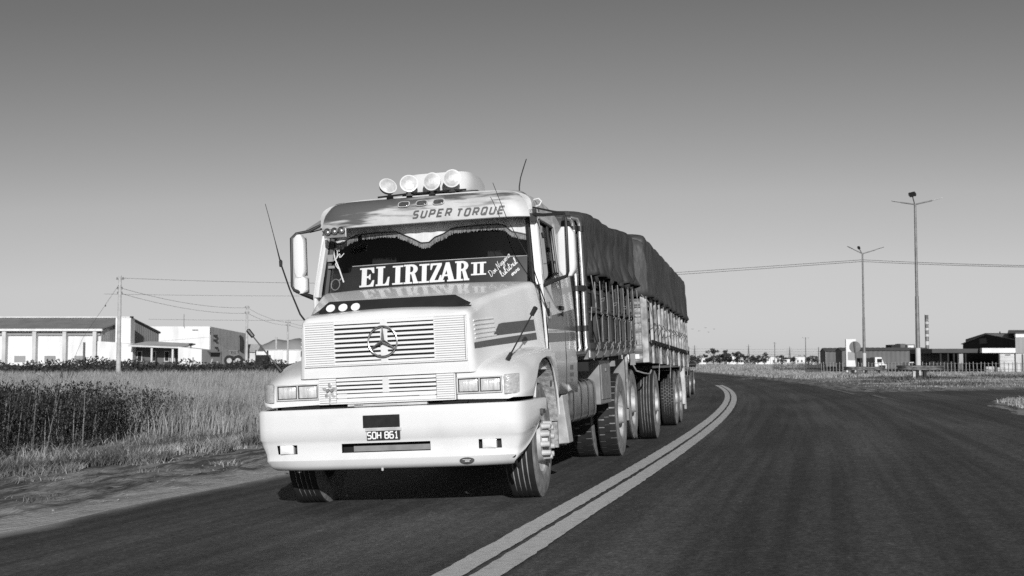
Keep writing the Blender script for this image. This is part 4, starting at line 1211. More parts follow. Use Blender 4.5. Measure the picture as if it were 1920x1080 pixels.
# ---- wheels
def tyre_prof(w, r, rim):
    h = w / 2
    return [(h * .72, rim), (h * .92, rim + .03), (h, rim + (r - rim) * .45), (h * .97, r - .05), (h * .86, r - .012), (h * .80, r)]
def make_wheel(parent, w, r, kind, side, loc):
    """wheel with the outer face towards +x*side"""
    rim = .285; s = side
    m = MB()
    face = [(s * (w / 2 - .03), rim + .012), (s * (w / 2 - .02), rim + .004), (s * (w / 2 - .035), rim - .012)]
    if kind == 'front':
        face += [(s * (w / 2 - .06), .20), (s * (w / 2 + .0), .185), (s * (w / 2 + .005), .12), (s * (w / 2 - .005), .105), (s * (w / 2 + .055), .095), (s * (w / 2 + .06), .001)]
    else:
        face += [(s * (w / 2 - .14), .21), (s * (w / 2 - .15), .15), (s * (w / 2 - .10), .14), (s * (w / 2 + .02), .11), (s * (w / 2 + .03), .001)]
    m.lathe(face, axis='x', n=32)
    m.lathe([(-s * w * .36, rim + .01), (-s * w * .36, .12), (-s * w * .2, .001)], axis='x', n=28, mats=[1, 1])
    wh = m.build('wheel', [RIM, DARK], parent, off=(0, 0, 0), angle=30)
    wh.location = loc
    p = tyre_prof(w, r, rim)
    t = MB(); pr = []; mt = []
    outer = [(a, b) for a, b in p]
    half = p[-1][0]
    tread = []
    if kind in ('front', 'rib'):
        g = [-.58, -.2, .2, .58]
        xsq = []
        for q in g: xsq += [(q * half - .008, r), (q * half - .006, r - .012), (q * half + .006, r - .012), (q * half + .008, r)]
        tread = xsq
    prof = outer + [(q, z) for q, z in tread[::-1]] + [(-a, b) for a, b in outer[::-1]]
    for i in range(len(prof) - 1):
        a, b = prof[i], prof[i + 1]
        if max(a[1], b[1]) < r - .008 and min(a[1], b[1]) > r - .02 and abs(a[0]) < half: mt.append(1)
        elif min(a[1], b[1]) >= r - .015: mt.append(0)
        else: mt.append(2)
    rr = r if kind in ('front', 'rib') else r - .012
    if kind not in ('front', 'rib'):
        prof = [(a, min(b, rr)) for a, b in prof]
        mt = [1 if min(prof[i][1], prof[i + 1][1]) >= rr - .002 and abs(prof[i][0]) <= half + .001 and abs(prof[i + 1][0]) <= half + .001 else q for i, q in enumerate(mt)]
    t.lathe(prof, axis='x', n=56, mats=mt)
    ty = t.build('tyre', [RUBBER, SIDEWALL, SIDEWALL], wh, off=(0, 0, 0), angle=28)
    ty.data.materials[1] = SIDEWALL if kind != 'front' else RUB_DUST
    if kind == 'lug' or kind == 'block':
        tm = MB(); nb = 34 if kind == 'lug' else 52
        def blk(x0, x1, a0, a1):
            V = []
            for q in (rr - .004, r):
                for a in (a0, a1):
                    for x in (x0, x1): V.append((x, q * math.cos(a), q * math.sin(a)))
            tm.add(V, [(4, 5, 7, 6), (0, 1, 5, 4), (2, 6, 7, 3), (0, 4, 6, 2), (1, 3, 7, 5)])
        for k in range(nb):
            a = 2 * math.pi * k / nb; st = 2 * math.pi / nb
            if kind == 'lug':
                blk(half * .30, half * .99, a, a + st * .78); blk(-half * .99, -half * .30, a + st * .5, a + st * 1.28)
                blk(-half * .30, half * .30, a + st * .1, a + st * 1.0)
            else:
                for c in range(5):
                    x0 = -half + 2 * half * c / 5; blk(x0 + .004, x0 + 2 * half / 5 - .004, a + st * .5 * (c % 2), a + st * (.5 * (c % 2) + .82))
        tm.build('tread', RUBBER, wh, off=(0, 0, 0))
    if kind == 'front':
        ln = MB(); ln.lathe([(0, .027), (s * .055, .025), (s * .085, .024), (s * .09, .001)], axis='x', n=10)
        l0 = None
        for k in range(10):
            a = 2 * math.pi * k / 10
            if l0 is None: l0 = ln.build('lug_nut', WHITE_D, wh, off=(0, 0, 0), angle=30); o = l0
            else: o = dup(l0, wh)
            o.location = (s * (w / 2 - .004), .150 * math.cos(a), .150 * math.sin(a))
    return wh
RF = .53
for s in (1, -1):
    w_ = make_wheel(truck, .285, RF, 'front', s, (s * 1.03, 0, RF)); w_.rotation_euler = (R(11), 0, R(1.5))
RD = .555
for s in (1, -1):
    for x in (1.10, .775):
        make_wheel(truck, .27, RD, 'lug', s, (s * x, 5.27, RD))
for s in (1, -1): make_wheel(truck, .26, .50, 'block', s, (s * 1.13, 6.50, .655))
# mud flaps and guards of the drive axle
for s in (1, -1):
    MB().box2((s * .62, 4.60, 1.20), (s * 1.26, 4.64, 1.27)).build('flap_bar', GREYM, truck); MB().box2((s * .64, 5.90, .45), (s * 1.25, 5.915, 1.30)).build('mud_flap', GREYM, truck)
MB().box2((1.235, 5.86, .62), (1.265, 5.93, 1.36)).build('guard_stay', STAKE, truck)

# ---- cargo box of the truck
YB0, YB1, XB = 2.26, 6.80, 1.28
def fz(y): return 1.272 + .0235 * (y - 2.0)          # floor line rises a little to the tail
def qz(y, h): return fz(y) + h
def slab_y(mb, x0, x1, y0, y1, h0, h1, m=0):
    V = []
    for y in (y0, y1):
        for x in (x0, x1):
            for h in (h0, h1): V.append((x, y, qz(y, h)))
    mb.add(V, [(0, 1, 3, 2), (4, 6, 7, 5), (0, 4, 5, 1), (2, 3, 7, 6), (0, 2, 6, 4), (1, 5, 7, 3)], m)
m = MB(); slab_y(m, -1.2, 1.2, YB0, YB1, .06, .14)
for s in (1, -1): slab_y(m, s * 1.2, s * XB, YB0, YB1, 0, .125, 1)
slab_y(m, -1.2, 1.2, YB0 - .02, YB0, .0, .14, 1)
bed = m.build('cargo_bed', [DARK, BOXP], truck, bevel=.006)
MB().box2((1.283, 2.30, 1.30), (1.290, 2.40, 1.44)).build('reflector', TEXT_W, bed)
# headboard of planks
for k in range(6):
    m = MB(); m.box2((-1.26, YB0, 1.42 + .20 * k), (1.26, YB0 + .04, 1.61 + .20 * k)); m.build('plank', BOXD, bed, bevel=.004)
for s in (1, -1):
    posts = [2.30, 2.92, 3.55, 4.20, 4.85, 5.52, 6.15, 6.76]
    for i, y in enumerate(posts):
        m = MB(); slab_y(m, s * 1.255, s * 1.295, y - .045, y + .045, .125, 1.25); m.build('stake', BOXD, bed, bevel=.005)
    for i in range(len(posts) - 1):
        a, b = posts[i] + .05, posts[i + 1] - .05
        for h0, h1 in ((.19, .52), (.55, .80), (.83, 1.2)):
            m = MB(); slab_y(m, s * 1.225, s * 1.25, a, b, h0, h1)
            slab_y(m, s * 1.25, s * 1.262, a + .03, b - .03, h0 + .025, h0 + .05); slab_y(m, s * 1.25, s * 1.262, a + .03, b - .03, h1 - .05, h1 - .025)
            m.build('side_panel', BOXD, bed, bevel=.003)
    m = MB(); slab_y(m, s * 1.262, s * 1.31, YB0, YB1, .115, .185); slab_y(m, s * 1.262, s * 1.305, YB0 + .3, YB1, .52, .545); m.build('side_rail', BOXD, bed)
    for i in range(7):
        y = 2.75 + .62 * i
        m = MB(); m.tube([(s * 1.30, y, qz(y, .16)), (s * 1.33, y + .02, qz(y, .13)), (s * 1.33, y - .04, qz(y, .07)), (s * 1.31, y - .08, qz(y, .03))], .008, 6)
        m.tube([(s * 1.31, y - .07, qz(y, .10)), (s * 1.33, y + .05, qz(y, .18))], .007, 6); m.build('hook', GREYM, bed)

def tarp(name, mat, yv0, yv1, xh, top, hem, bows, seed, amp=.022, parent_mat=None, front=True, scal=.085, nscal=8):
    """tarpaulin over bows: crowned cross-section, sagging between the bows, hanging hems with folds"""
    r = np.random.default_rng(seed)
    ny = 260
    ph = r.uniform(0, 6.28, 12); fr_ = r.uniform(5, 26, 12); am = r.uniform(.2, 1, 12) / 12
    def fold(y, d): return sum(am[i] * math.sin(fr_[i] * y + ph[i] + d * (1.5 + .35 * i) * (1 if i % 2 else -1)) for i in range(12))
    rg = []
    for iy in range(ny + 1):
        f = iy / ny; y = yv0 + (yv1 - yv0) * f
        zt = top(f); zh = hem(f)
        bow = -.10 * (1 - abs(math.cos(math.pi * f * bows)) ** .6)
        endr = min(1.0, min(f, 1 - f) * (yv1 - yv0) / .16)
        ed = .10 * (1 - endr) ** 2
        ring = []
        sc = scal * abs(math.sin(math.pi * f * nscal)) ** 1.0
        for k in range(45):
            t = k / 44
            if t < .30 or t > .70:      # hanging sides
                q = t / .30 if t < .30 else (1 - t) / .30
                sgn = -1 if t < .30 else 1
                z0 = zh + sc * 1.0
                z = z0 + (zt - .17 - z0) * q
                d = (1 - q) * .9 + .1
                fo = fold(y, q * 1.1 + sgn); x = sgn * (xh + amp * 5.0 * (abs(fo) ** .7 * (1 if fo > 0 else -1)) * (.25 + d) - .03 * math.sin(math.pi * q) + .035 * (1 - q) * abs(math.sin(math.pi * f * nscal)) + .012 * math.sin(38 * y + 5 * q + 3 * fold(y * .5, 2)) * (abs(fold(y * 1.7, q * 2)) * 3) * (1 - q * .5) - ed * .3)
            else:
                q = (t - .30) / .40; a = math.pi * (1 - q); e = .40
                x = (xh - ed * .3) * sgnpow(math.cos(a), e)
                z = zt - .17 + (.17 + bow * 1.0) * abs(math.sin(a)) ** e - ed
                z += amp * .5 * fold(y, q * 3)
            ring.append((x, y, z))
        rg.append(ring)
    return rg
rg = tarp('tarpaulin', TARP, 2.20, 6.92, 1.315, lambda f: 2.97 + .20 * f + .02 * math.sin(f * 9), lambda f: 2.135 + .15 * f, 7, 11, amp=.026)
m = MB(); m.loft(rg, smooth=True)
# front flap
fr0 = rg[0]
def flap(mb, ring, y, dy, zlow):
    n_ = len(ring); c = []
    for lev in np.linspace(0, 1, 9):
        row = []
        for k in range(14, 31):
            x, _, z = ring[k]
            xx = 1.30 * (-1 + 2 * (k - 14) / 16) if True else x
            top_ = z
            zz = top_ + (zlow - top_) * lev
            row.append((x + (xx - x) * min(1, lev * 3), y + dy * math.sin(lev * 3.0) * .5 + .012 * math.sin(xx * 9 + lev * 4), zz))
        c.append(row)
    mb.loft(c, smooth=True)
flap(m, rg[0], 2.20, -.02, 2.12); flap(m, rg[-1], 6.92, .02, 2.3)
tp = m.build('tarpaulin', TARP, None, loc=(0, 0, 0), angle=60, solid=.006)
tp.location = TRK_LOC; tp.rotation_euler = TRK_ROT.to_euler()
tag(tp, 'dark wrinkled tarpaulin tied down over the cargo box right behind the cab', 'tarpaulin', 'tarpaulins over the two cargo boxes')
for i in range(9):
    y = 2.42 + .545 * i
    f = (y - 2.2) / 4.72; z0 = 2.135 + .15 * f + .01
    m = MB(); x = 1.345
    j = random.uniform(-.06, .06)
    if i == 0: m.tube([(x, y - .1, z0 + .06), (x + .02, y + .05, z0 - .25), (x, y + .15, 1.78), (x, y + .35, 1.45), (x, y + .36, 1.40), (x - .005, y + .28, 1.47)], .0055, 5); m.tube([(x, y + .15, z0), (x + .02, y + .02, z0 - .3), (x, y - .18, 1.85), (x, y - .24, 1.70)], .0055, 5)
    else:
        m.tube([(x, y, z0 + .02), (x + .005, y + j * .4, z0 - .3), (x, y + j, 1.82), (x, y + j, 1.80)], .005, 5)
        m.tube([(x, y + j - .03, 1.83), (x + .02, y + j + .02, 1.80), (x + .012, y + j - .02, 1.77), (x, y + j + .05, 1.55 - .06 * random.random()), (x, y + j + .03, 1.48)], .005, 5)
        if i % 2: m.tube([(x + .01, y + j, 1.98), (x + .03, y + j + .14, 2.0), (x + .02, y + j + .1, 1.96), (x + .01, y + j, 1.95)], .005, 5)
    m.build('rope', ROPE, tp, off=(0, 0, 0))

# ================================================================ TRAILER
TRL_LOC = (1.215, 20.64, -0.005)
TRL_ROT = Matrix.Rotation(R(-11.5), 3, 'Z') @ Matrix.Rotation(R(-2.6), 3, 'Y')
trailer = thing('trailer', 'slatted white wooden trailer coupled behind the truck on three axles', 'trailer', TRL_LOC, rot=TRL_ROT.to_euler())
A0, A1, XT = -1.62, 8.0, 1.255
def tz(y): return 1.238 - .009 * (y + 1.6)
def slab_t(mb, x0, x1, y0, y1, h0, h1, m=0):
    V = [(x, y, tz(y) + h) for y in (y0, y1) for x in (x0, x1) for h in (h0, h1)]
    mb.add(V, [(0, 1, 3, 2), (4, 6, 7, 5), (0, 4, 5, 1), (2, 3, 7, 6), (0, 2, 6, 4), (1, 5, 7, 3)], m)
m = MB(); slab_t(m, -1.2, 1.2, A0 + .03, A1, .05, .12, 1)
for s in (1, -1): slab_t(m, s * 1.2, s * XT, A0, A1, 0, .30)
slab_t(m, -1.2, 1.2, A0, A0 + .03, 0, .26)
tbed = m.build('cargo_bed', [WOODW, DARK], trailer, bevel=.005)
for k in range(5):
    m = MB(); z0 = .27 + .142 * k; slab_t(m, -1.17, 1.17, A0, A0 + .035, z0, z0 + .132); m.build('plank', WOODW, tbed, bevel=.005)
for s in (1, -1):
    m = MB(); slab_t(m, s * 1.17, s * (XT + .012), A0 - .015, A0 + .16, -.0, 1.02); m.build('corner_post', STAKE, tbed, bevel=.008)
    ps = np.linspace(A0 + .75, A1 - .08, 13)
    for i, y in enumerate(ps):
        m = MB(); slab_t(m, s * 1.245, s * 1.285, y - .06, y + .06, .30 if i % 2 else -.01, 1.05); m.build('stake', STAKE, tbed, bevel=.006)
    for k in range(4):
        m = MB(); z0 = .33 + .18 * k; slab_t(m, s * 1.205, s * 1.232, A0 + .17, A1, z0, z0 + .125); m.build('plank', WOODW, tbed, bevel=.004)
    m = MB(); slab_t(m, s * 1.286, s * 1.31, A0 + .3, A1, .305, .345); slab_t(m, s * 1.19, s * 1.20, A0 + .17, A1, .3, 1.05); m.build('side_rail', DARK, tbed)
    for i in range(12):
        y = A0 + 1.05 + .70 * i
        if y > A1: break
        m = MB(); m.box((s * 1.30, y, tz(y) + .30), (.05, .16, .035)); m.tube([(s * 1.32, y - .08, tz(y) + .33), (s * 1.35, y, tz(y) + .25), (s * 1.32, y + .1, tz(y) + .28)], .012, 6); m.build('hook', DARK, tbed)
m = MB(); slab_t(m, .80, 1.12, A0 - .012, A0 - .004, .06, .13); m.build('reflector', TEXT_W, tbed)
m = MB(); slab_t(m, .98, 1.06, A0 - .04, A0 - .006, -.03, .16); m.build('coupling_lamp', GREYM, tbed)
m = MB(); m.tube([(1.02, A0 - .03, 1.21), (1.06, A0 + .02, 1.12), (1.15, A0 + .2, 1.08), (1.22, A0 + .45, 1.06), (1.24, A0 + .55, 1.12)], .012, 6); m.build('cable', ROPE, trailer)
m = MB()
for s in (1, -1): m.box2((s * .38, A0 + .1, .98), (s * .46, A1 - .1, 1.21))
m.box2((-.5, -.5, .75), (.5, .5, .98)); m.tube([(0, -.3, .75), (0, -2.2, .72)], .06, 8); m.box2((-.9, -.06, .46), (.9, .06, .58))
for y in (4.55, 5.82): m.box2((-.9, y - .06, .48), (.9, y + .06, .60))
m.box2((-.6, 3.9, .7), (.6, 6.4, .9)); m.box2((-1.1, A1 - .3, .9), (1.1, A1 - .2, 1.15))
m.build('chassis', DARK, trailer)
for s in (1, -1):
    w_ = make_wheel(trailer, .285, .56, 'rib', s, (s * 1.07, 0, .56)); w_.rotation_euler = (R(17), 0, 0)
    make_wheel(trailer, .285, .56, 'rib', s, (s * .74, 0, .56))
    for y in (4.55, 5.82):
        make_wheel(trailer, .285, .545, 'block', s, (s * 1.07, y, .545)); make_wheel(trailer, .285, .545, 'block', s, (s * .74, y, .545))
for s in (1, -1): MB().box2((s * .62, 6.75, .35), (s * 1.24, 6.765, 1.1)).build('mud_flap', WHITE_D, trailer)
MB().box2((1.21, 6.80, .24), (1.255, 6.9, 1.15)).build('tail_stay', STAKE, trailer)
rg = tarp('t', TARP2, A0 - .03, A1 + .06, 1.285, lambda f: 3.235 - .07 * f, lambda f: 2.20 - .06 * f, 8, 23, amp=.017, scal=.05, nscal=10)
m = MB(); m.loft(rg, smooth=True); flap(m, rg[0], A0 - .03, -.03, 2.24); flap(m, rg[-1], A1 + .06, .03, 2.2)
tp2 = m.build('tarpaulin', TARP2, None, loc=(0, 0, 0), angle=60, solid=.006)
tp2.location = TRL_LOC; tp2.rotation_euler = TRL_ROT.to_euler()
tag(tp2, 'taller grey tarpaulin pulled over the slatted white trailer', 'tarpaulin', 'tarpaulins over the two cargo boxes')
for i in range(11):
    y = A0 + .15 + .82 * i; x = 1.315; j = random.uniform(-.05, .05); f = i / 11
    m = MB()
    if i == 0: m.tube([(1.20, A0 - .06, 2.26), (1.30, A0 + .08, 2.15), (1.33, A0 + .4, 1.85), (1.325, A0 + .7, 1.80)], .007, 5)
    else:
        m.tube([(x, y, 2.2 - .06 * f), (x + .01, y + j, 1.9), (x, y + j, 1.72)], .0065, 5)
        m.tube([(x, y + j - .3, 1.86), (x + .035, y + j, 1.77), (x + .01, y + j + .25, 1.83), (x, y + .5, 1.84)], .0065, 5)
        if i % 3 == 1: m.tube([(x, y + j, 1.72), (x + .02, y + j + .1, 1.3), (x, y + j - .05, .95)], .0065, 5)
    m.build('rope', ROPE, tp2, off=(0, 0, 0))

# ================================================================ vehicle following, almost hidden by the trailer
fl = thing('following_truck', 'dark truck following behind the trailer, mostly hidden by it', 'truck', (5.46, 46.8, -.03), rot=(Matrix.Rotation(R(-11), 3, 'Z') @ Matrix.Rotation(R(-1.8), 3, 'Y')).to_euler())
FDARK = M('dark_green_paint', .05, .04, 5, rough=.35, coat=.3)
m = MB(); rg = []
for y, k in ((-1.3, .93), (-1.27, .98), (-1.1, 1), (.6, 1), (.68, .96)):
    rg.append([(.90 * k * sgnpow(math.cos(R(t)), .3), y, 1.35 + .85 * k * sgnpow(math.sin(R(t)), .3)) for t in range(0, 360, 10)])
m.loft(rg, closed=True, smooth=True, cap0=True, cap1=True); m.build('cab', FDARK, fl)
MB().box2((-.75, -1.315, 1.5), (.75, -1.29, 2.05)).build('windscreen', LAMP_S, fl, bevel=.03)
MB().box2((-.9, -1.42, .42), (.9, -1.2, .72)).build('bumper', FDARK, fl, bevel=.05)
MB().box2((-.95, .9, 1.0), (.95, 6.2, 2.0)).build('cargo_box', FDARK, fl, bevel=.03)
m = MB(); m.lathe([(-.1, .02), (-.1, .08), (.2, .09), (.22, .03)], c=(1.32, -1.2, 1.22), axis='x', n=14); m.tube([(1.05, -1.2, 1.25), (1.3, -1.2, 1.22)], .025, 6); m.build('mirror', PLASTIC, fl)
for s in (1, -1):
    make_wheel(fl, .28, .50, 'rib', s, (s * 1.10, -.1, .50)); make_wheel(fl, .28, .50, 'rib', s, (s * 1.03, 4.6, .50))

# ================================================================ BUILDINGS, left
WALL = M('white_wall_plaster', .76, .62, .9, stretch=(1, 1, .22), contrast=(.3, .55), rough=.85, spec=.2)
WALL2 = M('off_white_wall', .62, .48, .5, rough=.85, spec=.2)
ROOFG = M('grey_corrugated_roof', .26, .20, .5, rough=.6)
CLAD = M('grey_corrugated_cladding', .30, .24, .4, rough=.6)
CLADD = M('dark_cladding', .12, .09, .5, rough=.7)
BLACKO = M('black_and_painted_shade', .025, .015, 1, rough=.9)  # black of dark parts; also shade put into colour on columns and gable
CONC = M('pale_concrete', .50, .36, 3, rough=.85)
STEEL = M('galvanised_steel', .22, .15, 4, rough=.5, metal=.3)
WIRE = M('overhead_wire', .05, .04, 5, rough=.6)

def corr(mb, x0, y0, x1, y1, z0, z1, pitch, depth, m=0, ztop=None):
    """corrugated sheet standing on the line (x0,y0)-(x1,y1); ztop(f) gives a sloping upper edge"""
    L = math.hypot(x1 - x0, y1 - y0); n = max(2, int(L / pitch * 2)); nx, ny = (y1 - y0) / L, -(x1 - x0) / L
    rg = []
    for i in range(n + 1):
        f = i / n; d = depth * (i % 2)
        zt = ztop(f) if ztop else z1
        rg.append([(x0 + (x1 - x0) * f + nx * d, y0 + (y1 - y0) * f + ny * d, z0), (x0 + (x1 - x0) * f + nx * d, y0 + (y1 - y0) * f + ny * d, zt)])
    mb.loft(rg, m, smooth=False)
# long warehouse
gz = .9
wh_ = thing('warehouse', 'long white warehouse with grey roof and columns at the far left', 'warehouse', (-75, 184, gz))
m = MB(); m.box2((-112, 170.6, gz - .6), (-56.3, 170.9, 5.6)); m.build('wall', WALL, wh_)
for i in range(14):
    x = -57.0 - 4.12 * i
    MB().box2((x - .25, 169.7, gz - .6), (x + .25, 170.6, 5.72)).build('column', WALL2, wh_)
m = MB(); m.box2((-112, 170.3, 5.15), (-56.4, 170.6, 5.45)); m.build('wall_band', CLAD, wh_)
MB().box2((-112, 169.5, 5.72), (-55.9, 169.9, 6.02)).build('gutter', WALL, wh_)
m = MB(); rg = []
for i in range(281):
    x = -112 + 56.1 * i / 280; d = .05 * (i % 2)
    rg.append([(x, 169.6, 5.98 + d), (x + 1.75, 177.5, 7.80 + d), (x + 3.65, 185.3, 5.95 + d)])
m.loft(rg, smooth=False); m.box2((-110.2, 177.2, 7.83), (-54.2, 177.8, 7.96), 1); m.build('roof', [ROOFG, WALL], wh_)
m = MB(); corr(m, -56.25, 170.2, -52.65, 185.2, gz - .6, 0, .5, .05, 0, lambda f: 5.88 + (1.88 * f / .49 if f < .49 else 1.88 * (1 - f) / .51)); m.build('gable_wall', CLAD, wh_)
m = MB(); m.tube([(-56.1, 169.7, 5.9), (-54.35, 177.5, 7.72), (-52.45, 185.2, 5.88)], .18, 4); m.build('roof_edge', CLADD, wh_)
for i in range(9):
    x = -59.2 - 4.12 * i
    m = MB(); m.box2((x - .75, 170.5, 1.5), (x + .75, 170.58, 2.35)); m.build('window', CLAD, wh_)
MB().box2((-58.7, 170.2, gz), (-58.5, 170.55, 4.2)).build('downpipe', CLADD, wh_)
# white pylon wall with shadowed gable, lower annex and porch
an = thing('annex', 'low white annex with dark porch in front of the warehouse gable', 'annex', (-48, 168, gz))
MB().box2((-55.0, 172.4, gz - .5), (-52.9, 174.3, 7.62)).build('tower_wall', WALL, an)
MB().box2((-53.1, 172.6, 7.63), (-52.75, 173.2, 7.85)).build('tower_vent', BLACKO, an)
m = MB(); m.add([(-56.0, 168, gz - .5), (-51.1, 167.6, gz - .5), (-51.1, 167.6, 3.9), (-53.4, 167.8, 4.15), (-56.0, 168, 4.3), (-56.0, 174.5, gz - .5), (-51.1, 174.5, gz - .5), (-51.1, 174.5, 3.9), (-53.4, 174.5, 4.15), (-56.0, 174.5, 4.3)],
             [(0, 1, 2, 3, 4), (9, 8, 7, 6, 5), (1, 6, 7, 2), (2, 7, 8, 3), (3, 8, 9, 4), (0, 4, 9, 5)]); m.build('wall', WALL, an)
m = MB(); m.add([(-51.1, 165.6, 3.55), (-44.0, 165.3, 3.30), (-44.4, 174.5, 3.9), (-51.6, 176, 4.25), (-51.1, 165.6, 3.78), (-44.0, 165.3, 3.48), (-44.4, 174.5, 4.1), (-51.6, 176, 4.45)],
             [(0, 3, 2, 1), (4, 5, 6, 7), (0, 1, 5, 4), (1, 2, 6, 5), (3, 7, 6, 2), (0, 4, 7, 3)]); m.build('porch_roof', WALL2, an)
MB().box2((-51.1, 169.2, gz - .5), (-44.0, 169.5, 3.5)).build('porch_wall', CLADD, an)
for x in (-48.0, -45.2): MB().box2((x - .12, 165.7, gz - .5), (x + .12, 165.95, 3.4)).build('porch_post', WALL2, an)
for x, w in ((-50.6, .5), (-48.7, .5), (-46.9, .5), (-46.1, .4)):
    f = MB().box2((x - w / 2 - .1, 169.05, 1.55), (x + w / 2 + .1, 169.19, 3.0)).build('window', WALL2, an)
    MB().box2((x - w / 2, 169.02, 1.65), (x + w / 2, 169.045, 2.9)).build('pane', BLACKO, f)
# white block with chimney cowl
wb = thing('white_block', 'small white block building between the porch and the big white hall', 'building', (-42.2, 165, gz))
m = MB(); m.add([(-44.0, 164, gz - .5), (-40.9, 164, gz - .5), (-40.9, 164, 3.15), (-44.0, 164, 3.5), (-44, 171, gz - .5), (-40.9, 171, gz - .5), (-40.9, 171, 3.15), (-44, 171, 3.5)], [(0, 1, 2, 3), (7, 6, 5, 4), (1, 5, 6, 2), (2, 6, 7, 3), (0, 3, 7, 4)]); m.build('wall', WALL, wb)
m = MB(); m.tube([(-42.6, 165, 3.3), (-42.6, 165, 3.75)], .08, 8); m.lathe([(0, .12), (.15, .3), (.28, .3), (.3, .05)], c=(-42.6, 165, 3.7), axis='z', n=14); m.build('cowl', BLACKO, wb)
MB().box2((-40.9, 167, 2.9), (-39.5, 168, 3.15)).box2((-40.9, 169, gz), (-39.5, 169.2, 2.9)).build('lean_to', CLADD, wb)
# big white hall
gz2 = 1.2
hall = thing('hall', 'big white box hall with grey corrugated side wall', 'hall', (-58, 235, gz2))
MB().box2((-66, 214.7, gz2 - .6), (-52.2, 215, 7.7)).build('wall', WALL, hall)
m = MB(); corr(m, -52.1, 215, -48.4, 228, gz2 - .6, 0, .5, .06, 0, lambda f: 7.66 - .92 * f); m.build('side_wall', CLAD, hall)
m = MB(); m.add([(-66, 215.1, 7.5), (-52.2, 215.1, 7.5), (-48.5, 228, 6.6), (-62, 228, 6.6)], [(0, 1, 2, 3)]); m.build('roof', ROOFG, hall, solid=.05)
for yy, zz in ((215.8, 6.0), (215.8, 5.2), (216.4, 3.9)): MB().box2((-51.85, yy, zz), (-51.2, yy + .4, zz + .3)).build('wall_lamp', BLACKO, hall)
m = MB(); m.tube([(-48.9, 225, 3.6), (-48.9, 225, 6.0), (-49.5, 225, 6.3)], .3, 8); m.tube([(-48.3, 226.2, 3.6), (-48.3, 226.2, 5.2)], .2, 8); m.build('duct', BLACKO, hall)
MB().box2((-55.2, 214.62, 7.0), (-54.2, 214.69, 7.15)).build('small_sign', CLADD, hall)
# low sheds further right
ls = thing('low_shed', 'low shed with pale grey roof beside the big white hall', 'shed', (-49.9, 232, gz2))
MB().box2((-52.4, 230, gz2 - .5), (-47.2, 236, 3.4)).build('wall', WALL2, ls)
m = MB(); m.add([(-52.6, 229.6, 3.4), (-47.0, 229.6, 3.4), (-47.0, 233, 4.95), (-52.6, 233, 4.95), (-52.6, 236.4, 3.4), (-47.0, 236.4, 3.4)], [(0, 1, 2, 3), (3, 2, 5, 4), (1, 5, 2), (0, 3, 4)]); m.build('roof', CONC, ls)
lw = thing('boundary_wall', 'long low white boundary wall beyond the utility pole', 'wall', (-40, 242, 1.4))
MB().box2((-49, 241.6, .8), (-30, 242, 3.85)).build('panel', WALL, lw); MB().box2((-49, 241.5, 3.85), (-30, 242.1, 4.0)).build('coping', WALL2, lw)
ct = thing('container', 'dark container with pale upper panel beside the pole', 'container', (-38.3, 190, 1.1))
m = MB(); corr(m, -39.2, 190, -37.3, 190, .9, 2.55, .2, .04); m.box2((-39.2, 190.05, .9), (-37.3, 192.4, 2.6)); m.build('body', BLACKO, ct)
MB().box2((-39.1, 189.95, 2.6), (-37.4, 190.3, 3.15)).build('upper_panel', WALL, ct)
MB().box2((-39.2, 189.9, 2.5), (-39.05, 190.3, 3.3)).box2((-37.4, 189.9, 2.5), (-37.25, 190.3, 3.3)).build('corner_frame', BLACKO, ct)
bd = thing('billboard', 'white panel on posts beside the dark container', 'panel', (-36.8, 195, 1.1))
MB().box2((-37.3, 195, 2.0), (-35.9, 195.08, 3.35)).build('panel', WALL, bd); MB().box2((-37.2, 195.1, .8), (-37.1, 195.2, 3.3)).box2((-36.1, 195.1, .8), (-36.0, 195.2, 3.3)).build('post', BLACKO, bd)
# mound
m = MB(); rg = []
for i in range(25):
    f = i / 24; x = -92 + 36 * f; hgt = 9.6 * min(1, math.sin(math.pi * f) ** .55 * 1.06)
    rg.append([(x, 412, .5), (x, 414, hgt * .55), (x, 418, hgt * .9 + .5 * math.sin(i * 1.7)), (x, 424, hgt + .4 * math.sin(i * 1.1)), (x, 440, hgt * .4), (x, 446, .5)])
m.loft(rg, smooth=True)
structure(m.build('hill', M('pale_spoil_heap', .30, .22, .12, rough=.95), None, loc=(-74, 425, .5)))
# tractor parked by the sheds
tr = thing('tractor', 'dark tractor with round wheels parked in front of the sheds', 'tractor', (-42, 190, .95))
m = MB(); m.box2((-43.2, 189.2, 1.6), (-41.6, 190.6, 2.5)); m.box2((-41.7, 189.3, 1.5), (-40.4, 190.4, 2.0)); m.build('body', CLADD, tr, bevel=.1)
m = MB(); m.box2((-43.0, 189.3, 2.5), (-41.8, 190.5, 2.6)); 
for x in (-42.95, -41.9):
    for y in (189.4, 190.3): m.box2((x, y, 2.2), (x + .08, y + .08, 3.2))
m.box2((-43.1, 189.2, 3.2), (-41.7, 190.6, 3.3)); m.build('canopy', STEEL, tr)
for x, r_, y in ((-42.9, .8, 189.0), (-41.6, .8, 189.0), (-40.7, .5, 189.1)):
    m = MB(); m.lathe([(-.2, r_ * .5), (-.2, r_ * .9), (-.12, r_), (.12, r_), (.2, r_ * .9), (.2, r_ * .5)], c=(x, y, .95 + r_), axis='y', n=24); m.lathe([(-.12, .001), (-.14, r_ * .5)], c=(x, y, .95 + r_), axis='y', n=20, mats=[1]); m.build('wheel', [RUBBER, CONC], tr)

